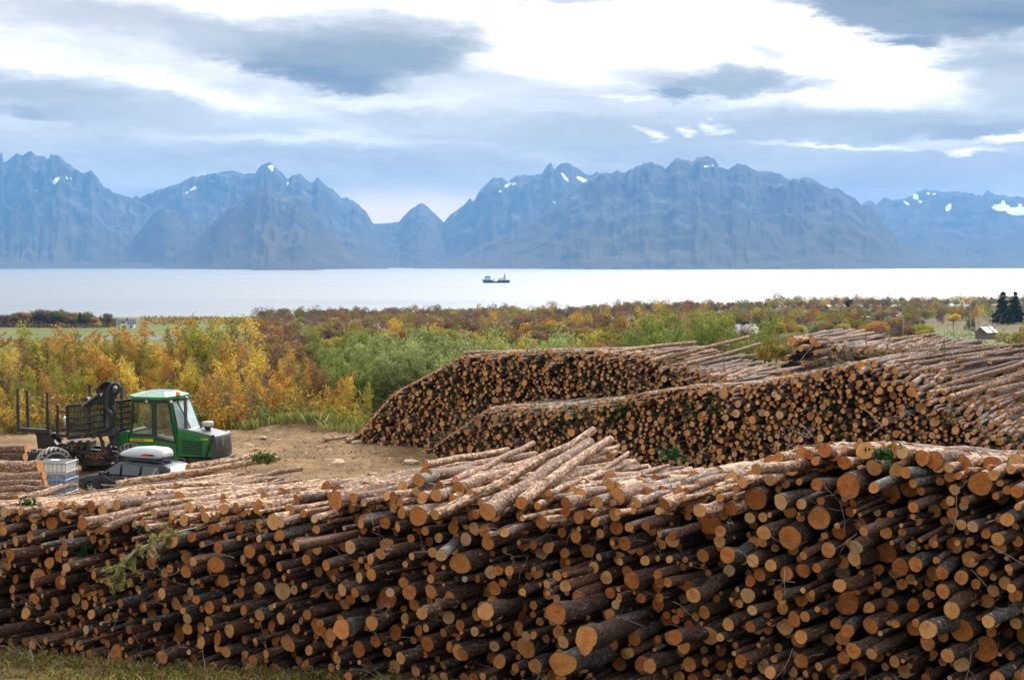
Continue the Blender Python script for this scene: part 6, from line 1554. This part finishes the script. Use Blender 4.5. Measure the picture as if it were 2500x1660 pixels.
for Fc, a, b, bot_, tp_, n in ((B1, 870, 1800, lambda s: 0, b1top, 150), (B2, 1060, 2600, lambda s: .2, b2top, 420)):
    for k in range(n):
        s = g.uniform(Fc.hit(a, 1000)[0], Fc.hit(b, 1000)[0]); z = g.uniform(bot_(s), tp_(s) + .15); P_ = Fc.O + Fc.e * s - Fc.a * g.uniform(-.1, .35)
        twig(mb, (P_.x, P_.y, z), -Fc.a * g.uniform(0, .5) + Fc.e * g.normal(0, 1) + Vector((0, 0, g.normal(.2, .8))), g.uniform(.4, 1.4), g.uniform(.008, .016), g, 1)
for k in range(260):
    s = g.uniform(q2150 - 3, B2.hit(2600, 1100)[0]); t = g.uniform(.5, 8); P_ = B2.O + B2.e * s + B2.a * t
    twig(mb, (P_.x, P_.y, b2top(s) + t * b2rise(s) + .1), B2.e * g.normal(0, 1) + B2.a * g.normal(0, .6) + Vector((0, 0, g.uniform(.1, 1))), g.uniform(.4, 1.5), g.uniform(.008, .016), g, 1)
for (x, y, x2, y2, D) in ((1770, 905, 1748, 800, 58), (1940, 850, 1950, 805, 56), (1955, 880, 2010, 790, 56), (2115, 840, 2112, 795, 56)): twig(mb, pt(x, y, D), pt(x2, y2, D) - pt(x, y, D), (pt(x2, y2, D) - pt(x, y, D)).length, .025, g, 1)
tag(mb.build('brush_debris', TWIG), 'thin bare branches caught all over the middle and far log piles', 'twigs', kind='stuff')
# green spruce sprigs on the piles
C = []; cols = []
def sprig(p, n, r, dr, col):
    C.append(np.array(p) + g.normal(0, 1, (n, 3)) * np.array([r, r * .5, dr])); cols.append(np.array(col) * g.uniform(.6, 1.4, (n, 1)))
dg = (.035, .075, .025); og = (.17, .19, .05)
for k in range(16):
    s = g.uniform(B1.hit(870, 1000)[0], B1.hit(1600, 1000)[0]); P_ = B1.O + B1.e * s - B1.a * .2; sprig((P_.x, P_.y, g.uniform(.3, b1top(s))), 90, .28, .3, dg)
for k in range(46):
    s = g.uniform(B2.hit(1100, 1000)[0], B2.hit(2600, 1000)[0]); P_ = B2.O + B2.e * s - B2.a * .2; sprig((P_.x, P_.y, g.uniform(.6, b2top(s) + .1)), 80, .2, .35, dg)
for k in range(7):
    s = g.uniform(q2150 - 4, B2.hit(2600, 1100)[0]); t = g.uniform(1, 8); P_ = B2.O + B2.e * s + B2.a * t; sprig((P_.x, P_.y, b2top(s) + t * b2rise(s) + .12), 90, .5, .06, (.07, .09, .03))
for (x, y) in ((635, 1116), (655, 1118)): sprig(pt(x, y, 36.8), 110, .13, .07, (.07, .12, .03))
for (x, y) in ((360, 1285), (66, 1222), (2160, 1100), (1640, 1105), (200, 1330)): sprig(pt(x, y + 8, FR.hit(x, y)[2] - .05), 70, .10, .05, dg)
C = np.concatenate(C); cols = np.concatenate(cols)
stuff_leaves('spruce_sprigs', C, .055, cols, g, 'green spruce sprigs caught between the stacked logs', 'sprigs', long=2.6)
# the big dry branch hanging over the front pile
br = empty('spruce_branch', tuple(pt(300, 1360, 24.8))); tag(br, 'dry spruce branch with yellow-green needles hanging over the front pile', 'branch')
O_ = pt(300, 1360, 24.8); mb = MB(); bp = [pt(500, 1283, 26.2), pt(430, 1300, 25.6), pt(370, 1325, 25.1), pt(325, 1350, 24.8), pt(295, 1390, 24.7), pt(280, 1430, 24.7)]
bp = [p - O_ for p in bp]; arc_tube(mb, bp, .018, 6); ends = []
for k in range(46):
    i = int(g.integers(1, 5)); a = bp[i].lerp(bp[min(5, i + 1)], g.random()); d = Vector((g.normal(.1, .5), g.normal(0, .25), -abs(g.normal(.4, .4)) if i > 2 else g.normal(.1, .4)))
    L_ = g.uniform(.15, .42); pts = [a, a + d * L_ * .5, a + d * L_ + Vector((0, 0, -.1 * L_))]; mb.tube(pts, [.006, .004, .002], 4, False); ends += [(pts[0], pts[2])]
mb.build('stem', TWIGP, br)
C = np.concatenate([np.array(a)[None] + (np.array(b) - np.array(a))[None] * g.uniform(.2, 1.1, (46, 1)) + g.normal(0, .018, (46, 3)) for a, b in ends if g.random() < .8])
V_, F_, _, _ = leaves(C, .034, g, long=3.0); cm_ = np.array([(.26, .25, .07), (.17, .2, .05), (.36, .27, .12)])[g.integers(0, 3, len(C))]
link_mesh('needles', mesh_np('needles', V_, [F_], [SCRUB], attrs={'cv': np.repeat(cm_, 4, 0)}), br)
# moss, herbs and grass on the bank before the pile
n = 120000; s = g.uniform(fs0 - 4, fs1, n); t = -g.uniform(.0, 6.5, n); x = FR.O.x + FR.e.x * s + FR.a.x * t; y = FR.O.y + FR.e.y * s + FR.a.y * t
dn = fbm(x / .5, y / .5, 3, 55); keep = dn > .50; x, y, dn = x[keep], y[keep], dn[keep]; n = len(x)
pal = np.array([(.17, .15, .03), (.09, .10, .02), (.26, .14, .05), (.13, .08, .04), (.22, .21, .05)]); ci = np.clip((fbm(x / .9, y / .9, 3, 56) * 9 - 2 + g.normal(0, .8, n)).astype(int), 0, 4)
cols = pal[ci] * g.uniform(.5, 1.2, (n, 1)); z = ground_z(x, y) + g.exponential(.035, n) + np.clip((dn - .55), 0, 1) * .5
stuff_leaves('moss', np.stack([x, y, z], 1), .035, cols, g, 'mossy ground cover on the bank before the front log pile', 'moss', long=2.0)
k = g.integers(0, n, 9000); gx_, gy_ = x[k], y[k]; m_ = len(gx_)
grass_blades('bank_grass', gx_, gy_, .16, np.array([(.40, .33, .16), (.24, .26, .06), (.33, .24, .10)])[g.integers(0, 3, m_)] * g.uniform(.7, 1.1, (m_, 1)), g, 'dry grass and weeds on the bank before the front log pile', .5, .006)
# stones and clods on the yard
STONE = pmat('yard_stone', (.42, .32, .21), .95, noise=.35, nscale=4, bump=.4)
def rock(c, r, flat_=.55):
    bm = bmesh.new(); bmesh.ops.create_icosphere(bm, subdivisions=2, radius=1)
    k = g.uniform(0, 99, 3)
    for v in bm.verts: v.co *= 1 + .30 * math.sin(v.co.x * 3 + k[0]) * math.cos(v.co.y * 2.6 + k[1]) + .15 * math.sin(v.co.z * 5 + k[2])
    me = bpy.data.meshes.new('stone'); bm.to_mesh(me); bm.free(); me.materials.append(STONE); o = link_mesh('stone', me, None, tuple(c)); o.scale = (r * g.uniform(.8, 1.4), r * g.uniform(.8, 1.2), r * flat_); o.rotation_euler = (0, 0, g.uniform(0, 6)); return o
ST = [(643, 1068, .17, 'pale stone on top of the dirt mound behind the bonnet'), (1003, 1130, .34, 'large tan stone at the left foot of the middle pile'), (870, 1083, .30, 'grey stone at the left foot of the far pile'), (912, 1157, .16, 'stone on the dirt just above the front log pile'), (804, 1098, .12, 'small stone on the dirt left of the far pile'), (778, 1093, .12, 'small stone in the middle of the dirt yard'), (606, 1087, .2, 'flat stone on the dirt right of the forwarder guard'), (542, 1120, .17, 'stone on the dirt beside the forwarder bumper'), (825, 1130, .28, 'flat tan block lying in the middle of the dirt yard')]
for (x, y, r, lab) in ST:
    v = on_ground(x, y, 30, 100); tag(rock(v, r), lab, 'stone', 'stones on the dirt yard')
n = 1500; px = g.uniform(-60, 1080, n); D = g.uniform(38, 80, n); x = (px - 1250) / F * D
V = []; Fa = []
z = ground_z(x, D); r = g.exponential(.022, n) + .012
oct_ = np.array([(1, 0, 0), (0, 1, 0), (-1, 0, 0), (0, -1, 0), (0, 0, .7), (0, 0, -.4)]); fo = np.array([(0, 1, 4), (1, 2, 4), (2, 3, 4), (3, 0, 4), (1, 0, 5), (2, 1, 5), (3, 2, 5), (0, 3, 5)])
V = (oct_[None] * (r[:, None, None] * g.uniform(.6, 1.5, (n, 6, 1))) + np.stack([x, D, z], 1)[:, None]).reshape(-1, 3); Fa = (fo[None] + 6 * np.arange(n)[:, None, None]).reshape(-1, 3)
tag(link_mesh('gravel', mesh_np('gravel', V, [Fa], [STONE])), 'small stones and clods scattered over the dirt yard', 'gravel', kind='stuff')
n = 2200; px = g.uniform(540, 1080, n); D = g.uniform(40, 79, n); x = (px - 1250) / F * D
stuff_leaves('bark_chips', np.stack([x, D, ground_z(x, D) + .015], 1), .07, np.array([(.16, .09, .05), (.40, .27, .14), (.09, .06, .04)])[g.integers(0, 3, n)], g, 'bark chips scattered over the dirt yard', 'bark chips', long=2.5)
# single logs lying at the foot of the far pile
for (a, b, rp, lab) in (((790, 1074), (845, 1072), 5, 'slim log lying on the dirt left of the far pile'), ((845, 1077), (905, 1070), 6, 'thicker log lying against the left foot of the far pile')):
    A_ = on_ground(a[0], a[1] + 4, 40, 100); B_ = px_ground(b[0], A_.y + 1.2); dv = (B_ - A_); dv.z = 0
    lg = mklog((A_.x, A_.y, A_.z + .1), 0, 0, dv.length, rp / F * A_.y, r2, peel=.5); lg['d'] = tuple(dv.normalized()); lg['far_end'] = True
    o = single_log(lg, r2, 12, 5); tag(o, lab, 'log', 'loose logs on the dirt yard')
